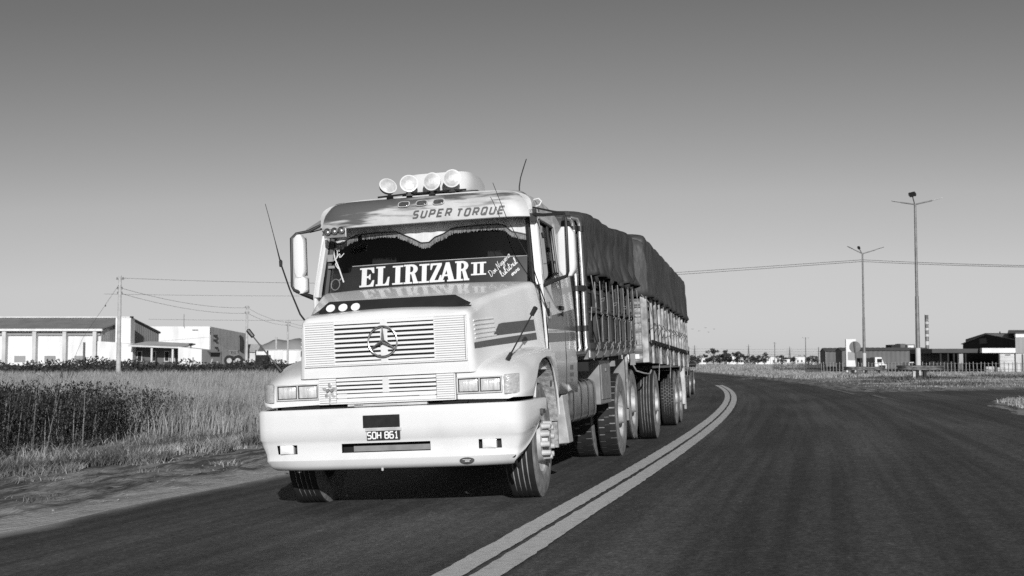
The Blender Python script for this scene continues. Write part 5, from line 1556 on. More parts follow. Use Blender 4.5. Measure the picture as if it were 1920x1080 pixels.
# ---- utility poles, wires
def pole(name, label, x, y, z1, r0, r1, arms, group=None, mat=CONC):
    z0 = float(H(x, y)) - .3
    p = thing(name, label, 'pole', (x, y, z0 + .3), group)
    m = MB(); m.tube([(x, y, z0), (x, y, z1)], [r0, r1], 12); m.build('shaft', mat, p)
    for za, w in arms:
        m = MB(); m.box2((x - w, y - .06, za - .05), (x + w, y + .06, za + .05))
        for q in (-w * .8, w * .8): m.lathe([(0, .02), (.03, .06), (.12, .05), (.14, .01)], c=(x + q, y, za + .05), axis='z', n=8)
        m.build('crossarm', STEEL, p)
    return p
GP = 'concrete utility poles behind the field'
pole('utility_pole', 'tall pale concrete pole in the dry grass, nearest of the left poles', -36.35, 115, 9.42, .24, .13, [(9.1, .35), (8.2, .25), (7.75, .25)], GP)
pole('utility_pole', 'concrete pole in front of the low shed, with wires on both sides', -35.2, 165, 8.98, .22, .13, [(8.7, .3), (8.0, .3)], GP)
pole('utility_pole', 'thin distant pole close beside the truck mirror, in front of the mound', -38.75, 215, 8.82, .20, .12, [(8.4, .45), (7.9, .4)], GP)
pole('utility_pole', 'shortest far pole in front of the grey mound', -43.6, 230, 6.2, .22, .2, [], GP)
m = MB(); m.tube([(-56.5, 214, 7.6), (-56.5, 214, 9.8)], .05, 6); tag(m.build('mast', STEEL, None, loc=(-56.5, 214, 7.6)), 'thin mast on the roof of the white hall', 'mast')
def wire(label, a, b, sag, r=.02, name='overhead_wire', group='overhead wires'):
    a, b = Vector(a), Vector(b); m = MB()
    m.tube([a.lerp(b, t) - Vector((0, 0, sag * 4 * t * (1 - t))) for t in np.linspace(0, 1, 22)], r, 5)
    return tag(m.build(name, WIRE, None, loc=tuple(a)), label, 'wire', group)
wire('topmost wire running right from the tall left pole', (-36.2, 115, 9.2), (-12, 125, 9.35), .15, .016)
wire('straight middle wire crossing behind the tall left pole', (-38, 115.5, 7.75), (-10, 122, 7.95), .1, .012)
wire('upper sagging wire from the tall left pole to the next pole', (-36.35, 115, 8.3), (-35.2, 165, 8.7), .55, .016)
wire('lower sagging wire from the tall left pole to the next pole', (-36.35, 115, 7.8), (-35.2, 165, 7.95), .55, .016)
wire('upper wire from the second pole to the third pole', (-35.2, 165, 8.7), (-38.75, 215, 8.4), .4, .018)
wire('lower wire from the second pole to the third pole', (-35.2, 165, 8.0), (-38.75, 215, 7.9), .4, .018)
wire('upper wire leaving the third pole behind the truck', (-38.75, 215, 8.4), (-34, 260, 7.6), .3, .02)
wire('lower wire leaving the third pole behind the truck', (-38.75, 215, 7.9), (-34, 260, 7.1), .3, .02)
wire('long thin wire over the roof of the white hall', (-60, 205, 8.6), (-33, 212, 8.7), .1, .02)
m = MB(); m.tube([(-36.3, 115, 8.8), (-39.0, 113, 3.6)], .014, 5); m.lathe([(-.1, .02), (0, .07), (.1, .02)], c=(-37.4, 114.2, 6.6), axis='z', n=8); m.tube([(-39.0, 113, 3.6), (-40.1, 112.3, .2)], .014, 5)
tag(m.build('guy_wire', WIRE, None, loc=(-40.1, 112.3, .2)), 'slanting guy wire with insulator staying the tall left pole', 'wire')
wire('upper wire from the truck to the farther street lamp', (-14, 186, 12.6), (34.28, 121.2, 11.42), .12, .022)
wire('lower wire from the truck to the farther street lamp', (-14, 186, 12.2), (34.28, 121.2, 11.25), .12, .022)
pole('utility_pole', 'concrete pole hidden behind the truck that carries the two right-hand wires', -14, 186, 12.8, .2, .13, [(12.6, .3), (12.2, .3)], GP)
wire('upper wire from the farther street lamp to the right', (34.28, 121.2, 11.42), (44.5, 92, 8.45), .12, .02)
wire('lower wire from the farther street lamp to the right', (34.28, 121.2, 11.25), (44.5, 92, 8.35), .12, .02)
# old fence posts in front of the sheds
fp0 = None
for i, (px_, y, h) in enumerate(((-26.05, 120, .75), (-40.6, 158, 1.9), (-39.0, 156, 1.3), (-38.0, 157, 1.7), (-36.9, 156, 1.4), (-35.2, 157, 1.5), (-34.0, 157, 1.2), (-32.4, 157, 1.3), (-31.0, 157, 1.3))):
    z = float(H(px_, y)); m = MB(); le = random.uniform(-.2, .2)
    m.tube([(px_, y, z - .2), (px_ + le * .4, y, z + h * .6), (px_ + le, y, z + h)], [.13, .12, .10], 8)
    lab = ['short white marker post standing alone in the dry grass', 'tallest bent fence post beside the white block', 'short fence post next right of the tallest bent post', 'slanting fence post left of the tractor', 'fence post standing before the tractor wheels', 'fence post touching the pole before the low shed', 'lowest fence post just right of the second pole', 'fence post left of the dark container', 'last fence post, before the dark container'][i]
    tag(m.build('fence_post', CONC, None, loc=(px_, y, z)), lab, 'post', 'old fence posts')
# bare shrub in front of the warehouse
sh = thing('bare_shrub', 'leafless dark shrub with spreading branches in front of the warehouse', 'shrub', (-26.6, 74, float(H(-26.6, 74))))
m = MB(); b0 = Vector((-26.6, 74, float(H(-26.6, 74))))
for k in range(16):
    a = random.uniform(-1.1, 1.1); l = random.uniform(1.0, 2.2)
    p = [b0]; d = Vector((math.sin(a), random.uniform(-.3, .3), math.cos(a)))
    for q in range(4): p.append(p[-1] + d * l / 4); d = (d + Vector((random.uniform(-.3, .3), 0, random.uniform(-.1, .25)))).normalized()
    m.tube(p, [.04, .03, .022, .014, .007], 5)
m.build('branches', M('dark_twigs', .05, .03, 6, rough=.9), sh)

# ================================================================ BUILDINGS, right
def gz_(x, y): return float(H(x, y))
GG = 'dark-gabled sheds behind the fence'
def gshed(label, x0, x1, y0, w, ze, zr, gx, pk=.6):
    """long shed with its dark gable facing left; ridge runs to the right"""
    z = gz_(x0, y0); t = thing('shed', label, 'shed', (x0, y0, z), GG)
    m = MB(); corr(m, x0 + .05, y0, x1, y0, z - .5, ze, pk, .06); m.build('wall', M_SHED, t)
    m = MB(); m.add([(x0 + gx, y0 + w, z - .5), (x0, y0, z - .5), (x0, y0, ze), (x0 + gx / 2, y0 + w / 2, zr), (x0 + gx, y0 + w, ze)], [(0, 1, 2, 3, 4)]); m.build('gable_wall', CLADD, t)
    m = MB(); rg = []
    n = int((x1 - x0) / .35)
    for i in range(n + 1):
        x = x0 - .1 + (x1 - x0 + .1) * i / n; d = .04 * (i % 2)
        rg.append([(x, y0 - .2, ze + d), (x + gx / 2, y0 + w / 2, zr + d), (x + gx, y0 + w, ze + d)])
    m.loft(rg, smooth=False); m.build('roof', CLADD, t)
    return t
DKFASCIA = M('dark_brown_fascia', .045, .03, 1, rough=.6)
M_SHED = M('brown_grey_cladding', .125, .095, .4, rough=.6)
gshed('smaller shed with black gable, farthest left of the right-hand sheds', 44.1, 47.5, 175, 4.5, 2.95, 3.5, .35)
gshed('long corrugated shed with black gable behind the white totem', 43.75, 55.5, 165, 4.0, 2.98, 3.42, .2)
cn = thing('canopy', 'long open canopy with dark fascia between the shed and the warehouse', 'canopy', (53, 150, gz_(53, 150)))
m = MB(); m.box2((50.5, 149.6, 2.57), (56.05, 158, 3.07)); m.build('roof', DKFASCIA, cn)
for x in (51.6, 52.5, 53.2, 53.7, 54.6): MB().box2((x - .1, 149.8, 0), (x + .1, 150.1, 2.57)).build('column', BLACKO, cn)  # columns coloured black to stand for the shade under the canopy
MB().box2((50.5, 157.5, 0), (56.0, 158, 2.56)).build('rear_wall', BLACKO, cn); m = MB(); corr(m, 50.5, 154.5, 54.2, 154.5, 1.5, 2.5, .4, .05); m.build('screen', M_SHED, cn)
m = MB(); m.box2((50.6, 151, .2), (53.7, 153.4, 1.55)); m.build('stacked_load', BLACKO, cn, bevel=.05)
rw = thing('gabled_warehouse', 'warehouse with black gable above a white beam and wide dark opening', 'warehouse', (59, 152, gz_(59, 152)))
m = MB(); m.box2((56.1, 148.5, 2.56), (60.1, 149.2, 3.13)); m.build('beam', WALL, rw)
MB().box2((56.1, 149.3, 2.60), (60.4, 170, 2.75)).build('lean_roof', CLADD, rw); MB().box2((56.1, 169, -.2), (60.4, 169.4, 2.6)).build('inner_wall', BLACKO, rw)
MB().box2((58.35, 148.9, -.2), (60.1, 149.3, 2.55)).build('wall', WALL2, rw)
for k in range(5): MB().box2((58.38, 148.84, .2 + .47 * k), (60.05, 148.895, .64 + .47 * k)).build('shutter_slat', WALL2, rw)
MB().box2((58.95, 148.78, 2.27), (59.6, 148.835, 2.36)).build('lettering_board', BLACKO, rw)
m = MB(); m.add([(60.62, 149.4, 0), (61.62, 170, 0), (61.62, 170, 3.95), (61.1, 160, 5.0), (60.62, 149.4, 4.1)], [(0, 1, 2, 3, 4)]); m.add([(60.62, 149.4, 0), (60.62, 149.4, 4.1), (75, 149.4, 4.1), (75, 149.4, 0)], [(0, 1, 2, 3)]); m.build('gable', BLACKO, rw)  # black colour stands in for shade on the side turned from the sun
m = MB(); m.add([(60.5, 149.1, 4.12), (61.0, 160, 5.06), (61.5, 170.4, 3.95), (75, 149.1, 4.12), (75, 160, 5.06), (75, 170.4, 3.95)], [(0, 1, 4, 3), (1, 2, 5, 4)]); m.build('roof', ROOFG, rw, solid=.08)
m = MB(); m.box((61.05, 161, 4.2), (.15, 2.4, .7)); m.build('gable_door', CLADD, rw); m = MB(); m.tube([(62.8, 160, 4.9), (62.8, 160, 5.4)], .08, 8); m.build('roof_vent', BLACKO, rw)
rb = thing('tall_warehouse', 'taller warehouse cut off by the right edge, white band over grey cladding', 'warehouse', (63, 148.6, gz_(63, 148.6)))
m = MB(); corr(m, 60.15, 148.6, 72, 148.6, 2.50, 4.40, .5, .05); m.build('cladding', CLAD, rb)
MB().box2((60.15, 148.5, 4.41), (72, 148.9, 4.88)).build('fascia', WALL, rb); MB().box2((60.2, 148.7, -.2), (72, 149.0, 2.49)).build('wall', WALL2, rb)
m = MB(); m.add([(60.1, 148.4, 4.90), (72, 148.4, 4.90), (72, 166, 5.7), (66.3, 166, 5.7), (60.1, 150.8, 4.92)], [(0, 1, 2, 3, 4)]); m.build('roof', CLADD, rb, solid=.12)
MB().box2((60.9, 148.55, -.2), (61.05, 148.69, 2.4)).build('downpipe', CLADD, rb); MB().box2((61.2, 148.57, .65), (61.6, 148.69, 1.0)).build('meter_box', CLADD, rb)
bh = thing('rear_hall', 'dark roofed hall just behind the tall warehouse at the right edge', 'warehouse', (70, 176, gz_(70, 176)))
m = MB(); m.add([(69.3, 175, 0), (69.3, 190, 0), (69.3, 190, 5.0), (69.3, 182, 5.75), (69.3, 175, 5.3), (84, 175, 0), (84, 190, 0), (84, 190, 5.0), (84, 182, 5.75), (84, 175, 5.3)], [(0, 1, 2, 3, 4), (0, 4, 9, 5), (4, 3, 8, 9), (3, 2, 7, 8)]); m.build('body', CLADD, bh)
# roof-top plant far behind
rp = thing('plant_block', 'dark blocks and white tank rising beyond the long shed', 'building', (81, 262, .8))
MB().box2((79.3, 260, .5), (81.2, 264, 5.25)).build('tower', BLACKO, rp); MB().box2((81.3, 260.5, .5), (82.4, 264, 5.45)).build('tower', CLADD, rp)
MB().box2((82.5, 260, .5), (84.2, 264, 5.3)).build('tower', CLADD, rp); MB().box2((82.7, 259.8, 4.5), (83.9, 259.98, 5.1)).build('white_panel', WALL, rp)
# chimney
ch = thing('chimney', 'tall distant chimney with pale and dark rings', 'chimney', (267, 800, .9))
rgs = [(0, 1.25), (10, 1.18), (13, 1.16), (16, 1.14), (18.5, 1.12), (20.5, 1.1), (22.5, 1.08), (24.5, 1.06), (26.5, 1.05), (28.5, 1.04), (30.5, 1.03), (32.5, 1.02)]
m = MB(); m.lathe(rgs, c=(267, 800, 0), axis='z', n=20, mats=[1, 1, 0, 1, 0, 1, 0, 1, 0, 1, 2]); m.build('shaft', [WALL2, STEEL, CLADD], ch)
for z in (13, 16, 18.5, 20.5, 22.5, 24.5, 26.5, 28.5, 30.5, 32.4): MB().lathe([(z - .15, 1.0), (z - .15, 1.25), (z + .15, 1.25), (z + .15, 1.0)], c=(267, 800, 0), axis='z', n=16).build('ring', CLADD, ch)
m = MB(); m.tube([(265.7, 799.6, 1), (265.7, 799.6, 33)], .12, 5); m.build('ladder', CLADD, ch)

# ---- picket fence
fpts = [(36.9, 176), (38.8, 156), (54.6, 140), (68, 136)]
fn = thing('picket_fence', 'long fence of thin pale pickets in front of the right-hand sheds', 'fence', (38.8, 156, gz_(38.8, 156)))
seg = []; L = 0
for a, b in zip(fpts[:-1], fpts[1:]):
    d = math.hypot(b[0] - a[0], b[1] - a[1]); seg.append((L, a, b, d)); L += d
m = MB(); m.box((0, 0, .60), (.065, .065, 1.2)); pk = None; q = 0; i = 0
while q < L:
    for l0, a, b, d in seg:
        if l0 <= q <= l0 + d:
            t = (q - l0) / d; x = a[0] + (b[0] - a[0]) * t; y = a[1] + (b[1] - a[1]) * t; break
    z = gz_(x, y); hh = 1.0 + .05 * math.sin(i * 2.3)
    if pk is None: pk = m.build('picket', M('dull_picket_paint', .30, .18, 3, rough=.8), fn, off=(0, 0, 0)); o = pk
    else: o = dup(pk, fn)
    o.location = (x - fn.location.x, y - fn.location.y, z - fn.location.z); o.scale = (1, 1, hh); o.rotation_euler = (0, random.uniform(-.03, .03), 0)
    q += .44 if y < 165 else .62; i += 1
m = MB()
for h in (.35, 1.05):
    p = []
    for l0, a, b, d in seg:
        for t in np.linspace(0, 1, 9): x = a[0] + (b[0] - a[0]) * t; y = a[1] + (b[1] - a[1]) * t; p.append((x, y + .08, gz_(x, y) + h))
    m.tube(p, .022, 5)
m.build('rail', STEEL, fn)
for k, x in enumerate((54.6, 55.9)):
    m = MB(); m.box2((x - .45, 142.2, 0), (x + .5, 143, .95 - .1 * k)); tag(m.build('concrete_block', CONC, None, loc=(x, 142.6, .2), bevel=.04), ['pale concrete block behind the fence, left of a pair', 'pale concrete block behind the fence, right of a pair'][k], 'block', 'concrete blocks behind the fence')

# ---- street lamps, guardrails, sign, totem
def lamp(label, x, y, h, head, left, right, solar):
    z = gz_(x, y); t = thing('street_lamp', label, 'street lamp', (x, y, z), 'twin-arm street lamps on the verge')
    m = MB(); m.tube([(x, y, z - .1), (x, y, z + 2.0), (x, y, z + 5.5), (x, y, z + 5.52), (x, y, h)], [.15, .145, .12, .10, .075], 14); m.build('pole', STEEL, t)
    m = MB(); m.tube([(x, y, z - .05), (x, y, z + 2.05)], [.175, .17], 14); m.build('painted_base', WALL2, t)
    for dx, dz in (left, right):
        m = MB(); a = Vector((x, y, h - .05)); b = Vector((x + dx * .62, y, h - .05 + dz * .62)); m.tube([a, b], [.05, .04], 8)
        am = m.build('arm', STEEL, t)
        e = Vector((x + dx, y, h - .05 + dz)); d = (e - b); n_ = Vector((-d.z, 0, d.x)).normalized() * .045
        m = MB()
        rg = []
        for f, w in ((0, .06), (.1, .13), (.8, .14), (1, .06)):
            c = b + d * f; rg.append([(c.x, c.y - w, c.z), (c.x + n_.x, c.y - w * .6, c.z + abs(n_.z)), (c.x + n_.x, c.y + w * .6, c.z + abs(n_.z)), (c.x, c.y + w, c.z)])
        m.loft(rg, closed=True, smooth=False, cap0=True, cap1=True); m.build('lamp_head', head, am)
    m = MB(); m.tube([(x, y, h - .1), (x + solar[0] * .6, y, h + .25), (x + solar[0], y, h + solar[1])], .035, 8)
    m.box((x + solar[0], y, h + solar[1] + .08), (.42 * solar[2], .30, .20), 0, Matrix.Rotation(R(-14), 3, 'Y') @ Matrix.Rotation(R(35), 3, 'X')); m.build('solar_panel', PLASTIC, t)
    return t
lamp('nearer and taller twin-arm street lamp standing inside the curved guardrail', 27.08, 83, 12.0, CONC, (-1.55, .22), (1.85, .42), (-.17, .55, 1))
lamp('farther twin-arm street lamp behind the round road sign', 34.25, 121, 12.05, PLASTIC, (-1.45, .70), (2.1, .62), (-.35, .45, .5))
def guard(label, x0, x1, y, h, posts):
    z = gz_(x0, y); t = thing('guardrail', label, 'guardrail', (x0, y, z), 'guardrails around the street lamps')
    prof = [(0, .16), (.06, .13), (.06, .06), (0, .03), (0, -.03), (.06, -.06), (.06, -.13), (0, -.16)]
    path = [(x0 + .1, y + 1.3), (x0 - .25, y + .9), (x0 - .25, y + .3), (x0 + .1, y)] + [(x0 + .1 + (x1 - x0 - .5) * f, y - .02 * math.sin(3 * f)) for f in np.linspace(.1, 1, 8)] + [(x1 - .1, y + .15), (x1 + .02, y + .6), (x1 - .2, y + 1.1), (x1 - .8, y + 1.4)]
    rg = []
    for i, p in enumerate(path):
        a = Vector(path[max(0, i - 1)]); b = Vector(path[min(len(path) - 1, i + 1)]); d = (b - a).normalized(); n_ = Vector((d.y, -d.x))
        rg.append([(p[0] + n_.x * o, p[1] + n_.y * o, z + h + v) for o, v in prof])
    m = MB(); m.loft(rg, smooth=True); m.build('beam', GUARD, t, solid=.012, angle=60)
    for x, w in posts: MB().box2((x - w, y + .08, z - .2), (x + w, y + .3, z + h + .1)).build('post', BLACKO, t)
    return t
GUARD = M('weathered_guardrail', .17, .04, 3, rough=.55, metal=.35, stretch=(1, 1, 4))
guard('farther guardrail below the round sign and farther lamp', 29.3, 32.5, 108, .62, ((29.6, .1), (30.75, .1), (31.9, .05)))
g2 = guard('nearer curved guardrail wrapped round the taller lamp', 25.6, 28.2, 81, .74, ((26.35, .16), (26.9, .1)))
m = MB(); m.box2((25.98, 80.7, 0.2), (26.15, 80.95, .80)); m.build('marker_plate', CONC, g2)
sg = thing('round_sign', 'round road sign seen from its grey back on a leaning post', 'road sign', (22.2, 80, gz_(22.2, 80)))
m = MB(); m.tube([(22.22, 80, .1), (22.02, 80, 2.7)], .055, 8); m.build('post', CLADD, sg)
m = MB(); m.lathe([(80.06, .001), (80.06, .36), (80.085, .37), (80.085, .001)], c=(22.08, 0, 2.34), axis='y', n=32); m.build('disc', M('dull_sign_back', .15, .12, 4, rough=.6), sg)
to = thing('totem_sign', 'white upright totem panel with grey square behind the round sign', 'sign', (36.7, 135, gz_(36.7, 135)))
MB().box2((36.25, 135, .2), (36.42, 135.3, 3.93)).build('post', WALL, to); MB().box2((37.2, 135, .2), (37.32, 135.3, 2.4)).build('post', WALL, to)
MB().box2((36.42, 135.02, 2.55), (37.32, 135.28, 3.93)).build('upper_panel', WALL, to); MB().box2((36.42, 135.05, 1.65), (37.2, 135.2, 2.54)).build('grey_panel', CLAD, to); MB().box2((36.42, 135.02, .95), (37.2, 135.28, 1.64)).build('lower_panel', WALL, to)
# parked vehicles behind the fence
v1 = thing('parked_truck', 'parked truck with white cab and long dark body before the long shed', 'truck', (45, 156, gz_(45, 156)))
z = gz_(45, 156)
MB().box2((43.6, 156, z + .5), (45.3, 160, z + 1.75)).build('cargo_body', BLACKO, v1, bevel=.05)
m = MB(); m.add([(45.3, 155.3, z + .45), (46.7, 155.3, z + .45), (46.7, 155.3, z + .95), (46.35, 155.3, z + 1.15), (46.1, 155.3, z + 1.85), (45.3, 155.3, z + 1.85), (45.3, 157.4, z + .45), (46.7, 157.4, z + .45), (46.7, 157.4, z + .95), (46.35, 157.4, z + 1.15), (46.1, 157.4, z + 1.85), (45.3, 157.4, z + 1.85)],
                 [(0, 1, 2, 3, 4, 5), (11, 10, 9, 8, 7, 6), (1, 7, 8, 2), (2, 8, 9, 3), (3, 9, 10, 4), (4, 10, 11, 5), (0, 5, 11, 6)]); m.build('cab', WALL, v1)
MB().box2((45.55, 155.24, z + 1.2), (46.15, 155.29, z + 1.65)).build('window', BLACKO, v1); MB().box2((45.8, 155.22, z + .6), (46.6, 155.29, z + .85)).build('grille', BLACKO, v1)
for x in (43.95, 45.6): m = MB(); m.lathe([(-.12, .1), (-.12, .36), (.12, .36), (.12, .1)], c=(x, 155.6, z + .36), axis='y', n=16); m.build('wheel', RUBBER, v1)
v2 = thing('parked_van', 'small white van parked beside the taller street lamp', 'van', (49.8, 155, gz_(49.8, 155))); z = gz_(49.8, 155)
m = MB(); m.add([(49.35, 155, z + .3), (50.5, 155, z + .3), (50.5, 155, z + .85), (50.35, 155, z + 1.25), (49.5, 155, z + 1.25), (49.35, 155, z + .85), (49.35, 158, z + .3), (50.5, 158, z + .3), (50.5, 158, z + .85), (50.35, 157.6, z + 1.25), (49.5, 157.6, z + 1.25), (49.35, 158, z + .85)],
                 [(0, 1, 2, 3, 4, 5), (11, 10, 9, 8, 7, 6), (1, 7, 8, 2), (2, 8, 9, 3), (3, 9, 10, 4), (4, 10, 11, 5), (0, 5, 11, 6)]); m.build('body', WALL, v2, bevel=.04)
MB().box2((49.5, 154.94, z + .85), (50.35, 154.99, z + 1.15)).build('windscreen', BLACKO, v2); MB().box2((49.55, 154.93, z + .45), (50.3, 154.99, z + .6)).build('grille', BLACKO, v2)
for x in (49.5, 50.35): m = MB(); m.lathe([(-.1, .08), (-.1, .28), (.1, .28), (.1, .08)], c=(x, 155.3, z + .28), axis='y', n=14); m.build('wheel', RUBBER, v2)

# ---- far trees, houses and pylons on the horizon
LEAF = M('dark_tree_foliage', .060, .034, .6, rough=.85, island=.5, spec=.2)
TRUNK = M('grey_bark', .12, .08, 2, rough=.9)
def leaf_cloud(blobs, n, size, r):
    V = []; F = []
    w = np.array([b[3] ** 2 for b in blobs]); w = w / w.sum()
    for i in range(n):
        b = blobs[r.choice(len(blobs), p=w)]
        d = r.normal(size=3); d /= np.linalg.norm(d); rad = b[3] * r.uniform(.35, 1.08) ** .6
        c = np.array(b[:3]) + d * rad * np.array([1, 1, .8])
        a = r.normal(size=3); a /= np.linalg.norm(a); bb = np.cross(a, r.normal(size=3)); bb /= np.linalg.norm(bb)
        s_ = size * r.uniform(.6, 1.4); o = len(V)
        V += [c - a * s_, c + bb * s_ * .6, c + a * s_, c - bb * s_ * .6]; F.append((o, o + 1, o + 2, o + 3))
    return V, F
def tree(label, px_, Y, h, w, r, sparse=False):
    x = (px_ - 960) * Y / 2330; z = gz_(x, Y)
    t = thing('tree', label, 'tree', (x, Y, z), 'trees along the horizon')
    m = MB(); m.tube([(x, Y, z - .2), (x + .1, Y, z + h * .35), (x - .1, Y, z + h * .6)], [h * .035, h * .028, h * .012], 7)
    for a in range(4): m.tube([(x, Y, z + h * (.3 + .05 * a)), (x + w * .3 * math.cos(a * 1.7), Y + w * .3 * math.sin(a * 1.7), z + h * (.55 + .08 * a))], [h * .018, h * .007], 5)
    m.build('trunk', TRUNK, t)
    bl = []
    for k in range(11):
        a = r.uniform(0, 6.28); q = r.uniform(.1, .62) * w; zz = r.uniform(.28, .92) * h
        bl.append((x + q * math.cos(a) - 0, Y + q * math.sin(a), z + zz, r.uniform(.10, .27) * w))
    bl.append((x, Y, z + h * .80, .22 * w)); bl.append((x, Y, z + h * .35, .36 * w))
    V, F = leaf_cloud(bl, 900, h * .045, r)
    V = np.array(V) - np.array([x, Y, z])
    o = raw_mesh('crown', V, F, LEAF); o.parent = t
r_ = np.random.default_rng(31)
TL = [(1297, 500, 4.0, 3.5, 'low tree just right of the trailer tail'), (1309, 490, 3.6, 3.2, 'small tree beside the tail pylon'), (1324, 500, 4.2, 2.6, 'small round tree left of the tallest tree pair'), (1337, 480, 6.0, 4.6, 'broad tall tree, biggest of the horizon trees'),
      (1349, 500, 4.4, 3.6, 'low bushy tree right of the biggest tree'), (1358, 480, 6.2, 3.0, 'tall tree with high top left of the white house'), (1366, 490, 4.9, 2.6, 'smaller tree touching the tall high-topped one'), (1382, 480, 5.4, 3.6, 'round tree between the white houses'), (1396, 490, 3.7, 3.0, 'low dark tree beside the lattice pylon'),
      (1411, 490, 4.0, 3.6, 'dark dense tree right of the lattice pylon'), (1420, 520, 4.0, 3.0, 'grey tree behind the long white house'), (1432, 490, 4.6, 3.8, 'spreading tree in front of the long white house'), (1466, 500, 4.2, 3.4, 'dark tree above the low shed roof'), (1486, 520, 3.2, 2.8, 'low dark tree beside the steel mast'), (1507, 540, 4.2, 3.6, 'long-crowned tree behind the white row house'), (1520, 520, 3.7, 4.0, 'bushy tree left of the black gable'), (1530, 510, 3.6, 3.2, 'small tree closest to the black gable')]
for a, Y, h, w, lab in TL: tree(lab, a, Y, h, w, r_)
HL = [(1316, 520, 3.4, 5.4, 'small pale house between the low trees', 2.6), (1371, 520, 3.8, 3.0, 'white house block right of the tall tree', 3.4), (1387, 540, 3.0, 3.5, 'pale low house behind the round tree', 2.4), (1430, 530, 6.2, 3.6, 'long white house behind the spreading tree', 3.0), (1454, 530, 4.5, 3.0, 'white house under the thin pole', 3.2), (1478, 520, 5.0, 3.0, 'low house with dark roof by the steel mast', 2.3), (1499, 530, 4.2, 3.2, 'white row house near the fence', 3.2), (1524, 545, 3.0, 3.0, 'pale house beside the black gable', 3.0)]
for a, Y, w, d, lab, hh in HL:
    x = (a - 960) * Y / 2330; z = gz_(x, Y); t = thing('house', lab, 'house', (x, Y, z), 'houses along the horizon')
    MB().box2((x - w / 2, Y, z - .3), (x + w / 2, Y + 4, z + hh)).build('wall', WALL, t)
    m = MB(); m.add([(x - w / 2 - .2, Y - .2, z + hh), (x + w / 2 + .2, Y - .2, z + hh), (x + w / 2 + .2, Y + 4.2, z + hh), (x - w / 2 - .2, Y + 4.2, z + hh), (x - w / 2 * .8, Y + 2, z + hh + .6), (x + w / 2 * .8, Y + 2, z + hh + .6)], [(0, 1, 5, 4), (2, 3, 4, 5), (1, 2, 5), (3, 0, 4)]); m.build('roof', WALL2 if hh > 2.35 else CLADD, t)
    for k in range(2): MB().box2((x - w * .3 + k * w * .4, Y - .06, z + .9), (x - w * .3 + k * w * .4 + .7, Y - .004, z + 1.9)).build('window', CLADD, t)
def pylon(label, px_, Y, h):
    x = (px_ - 960) * Y / 2330; z = gz_(x, Y); t = thing('pylon', label, 'pylon', (x, Y, z), 'power pylons on the horizon'); m = MB(); w = h * .09
    for sx_ in (-1, 1):
        for sy in (-1, 1): m.tube([(x + sx_ * w, Y + sy * w, z), (x + sx_ * w * .25, Y + sy * w * .25, z + h * .6), (x, Y, z + h)], .09, 4)
    for k in range(7):
        f0 = k / 8; f1 = (k + 1) / 8; w0 = w * (1 - f0); w1_ = w * (1 - f1)
        m.tube([(x - w0, Y - w0, z + h * f0), (x + w1_, Y - w1_, z + h * f1)], .06, 4); m.tube([(x + w0, Y - w0, z + h * f0), (x - w1_, Y - w1_, z + h * f1)], .06, 4)
    m.build('lattice', STEEL, t); m = MB()
    for f, l in ((.62, .22), (.76, .18), (.90, .13)): m.box((x, Y, z + h * f), (h * l * 2, .15, .18))
    m.build('crossarm', STEEL, t)
pylon('thin pylon just right of the trailer tail', 1302, 620, 9.6); pylon('lattice pylon standing among the horizon trees', 1403, 600, 9.6); pylon('smaller pylon left of the steel mast with floodlights', 1480, 640, 9.2)
GM = 'thin poles on the horizon'
for a, Y, h, lab, arms in ((1452, 420, 7.6, 'thin plain pole above the white house', [(.4, .5)]), (1510, 380, 8.4, 'taller mast with a crossbar of floodlights', [(.15, 1.1)]), (1534, 330, 5.0, 'short dark pole touching the black gable', [])):
    x = (a - 960) * Y / 2330; z = gz_(x, Y)
    pole('thin_pole', lab, x, Y, z + h, .14, .10, [(z + h - q, w) for q, w in arms], GM, CLADD)
for k, (zz, lab) in enumerate(((8.9, 'highest of the three faint far power lines'), (7.6, 'middle of the three faint far power lines'), (6.4, 'lowest of the three faint far power lines'))):
    wire(lab, (78, 618, zz), (176, 640, zz + .2), .5, .04, 'power_line', 'far power lines')
# birds
bd0 = None
for k, (x, y, z, lab) in enumerate(((28.6, 190, 6.25, 'a'), (29.6, 190, 6.75, 'b'), (30.2, 191, 6.1, 'c'), (27.9, 192, 6.6, 'd'), (30.9, 190, 6.55, 'e'))):
    if bd0 is None:
        bd0 = thing('bird', 'tiny dark bird flying low over the horizon trees', 'bird', (x, y, z), 'birds over the trees'); m = MB(); m.lathe([(-.09, .004), (-.04, .03), (.04, .03), (.1, .004)], axis='x', n=8); m.build('body', PLASTIC, bd0, off=(0, 0, 0))
        for s in (1, -1): m = MB(); m.add([(-.03, 0, .01), (.04, 0, .01), (.02, s * .12, .06), (-.02, s * .2, .03)], [(0, 1, 2, 3)]); m.build('wing', PLASTIC, bd0, off=(0, 0, 0), solid=.006)
        bd0.rotation_euler = (0, 0, R(60))
    else:
        o = dup(bd0); o.location = (x, y, z); o['label'] = ['', 'highest bird of the small flock over the horizon trees', 'lowest bird of the small flock over the horizon trees', 'bird leading the flock, nearest the trailer tail', 'bird trailing the flock, farthest from the trailer'][k]

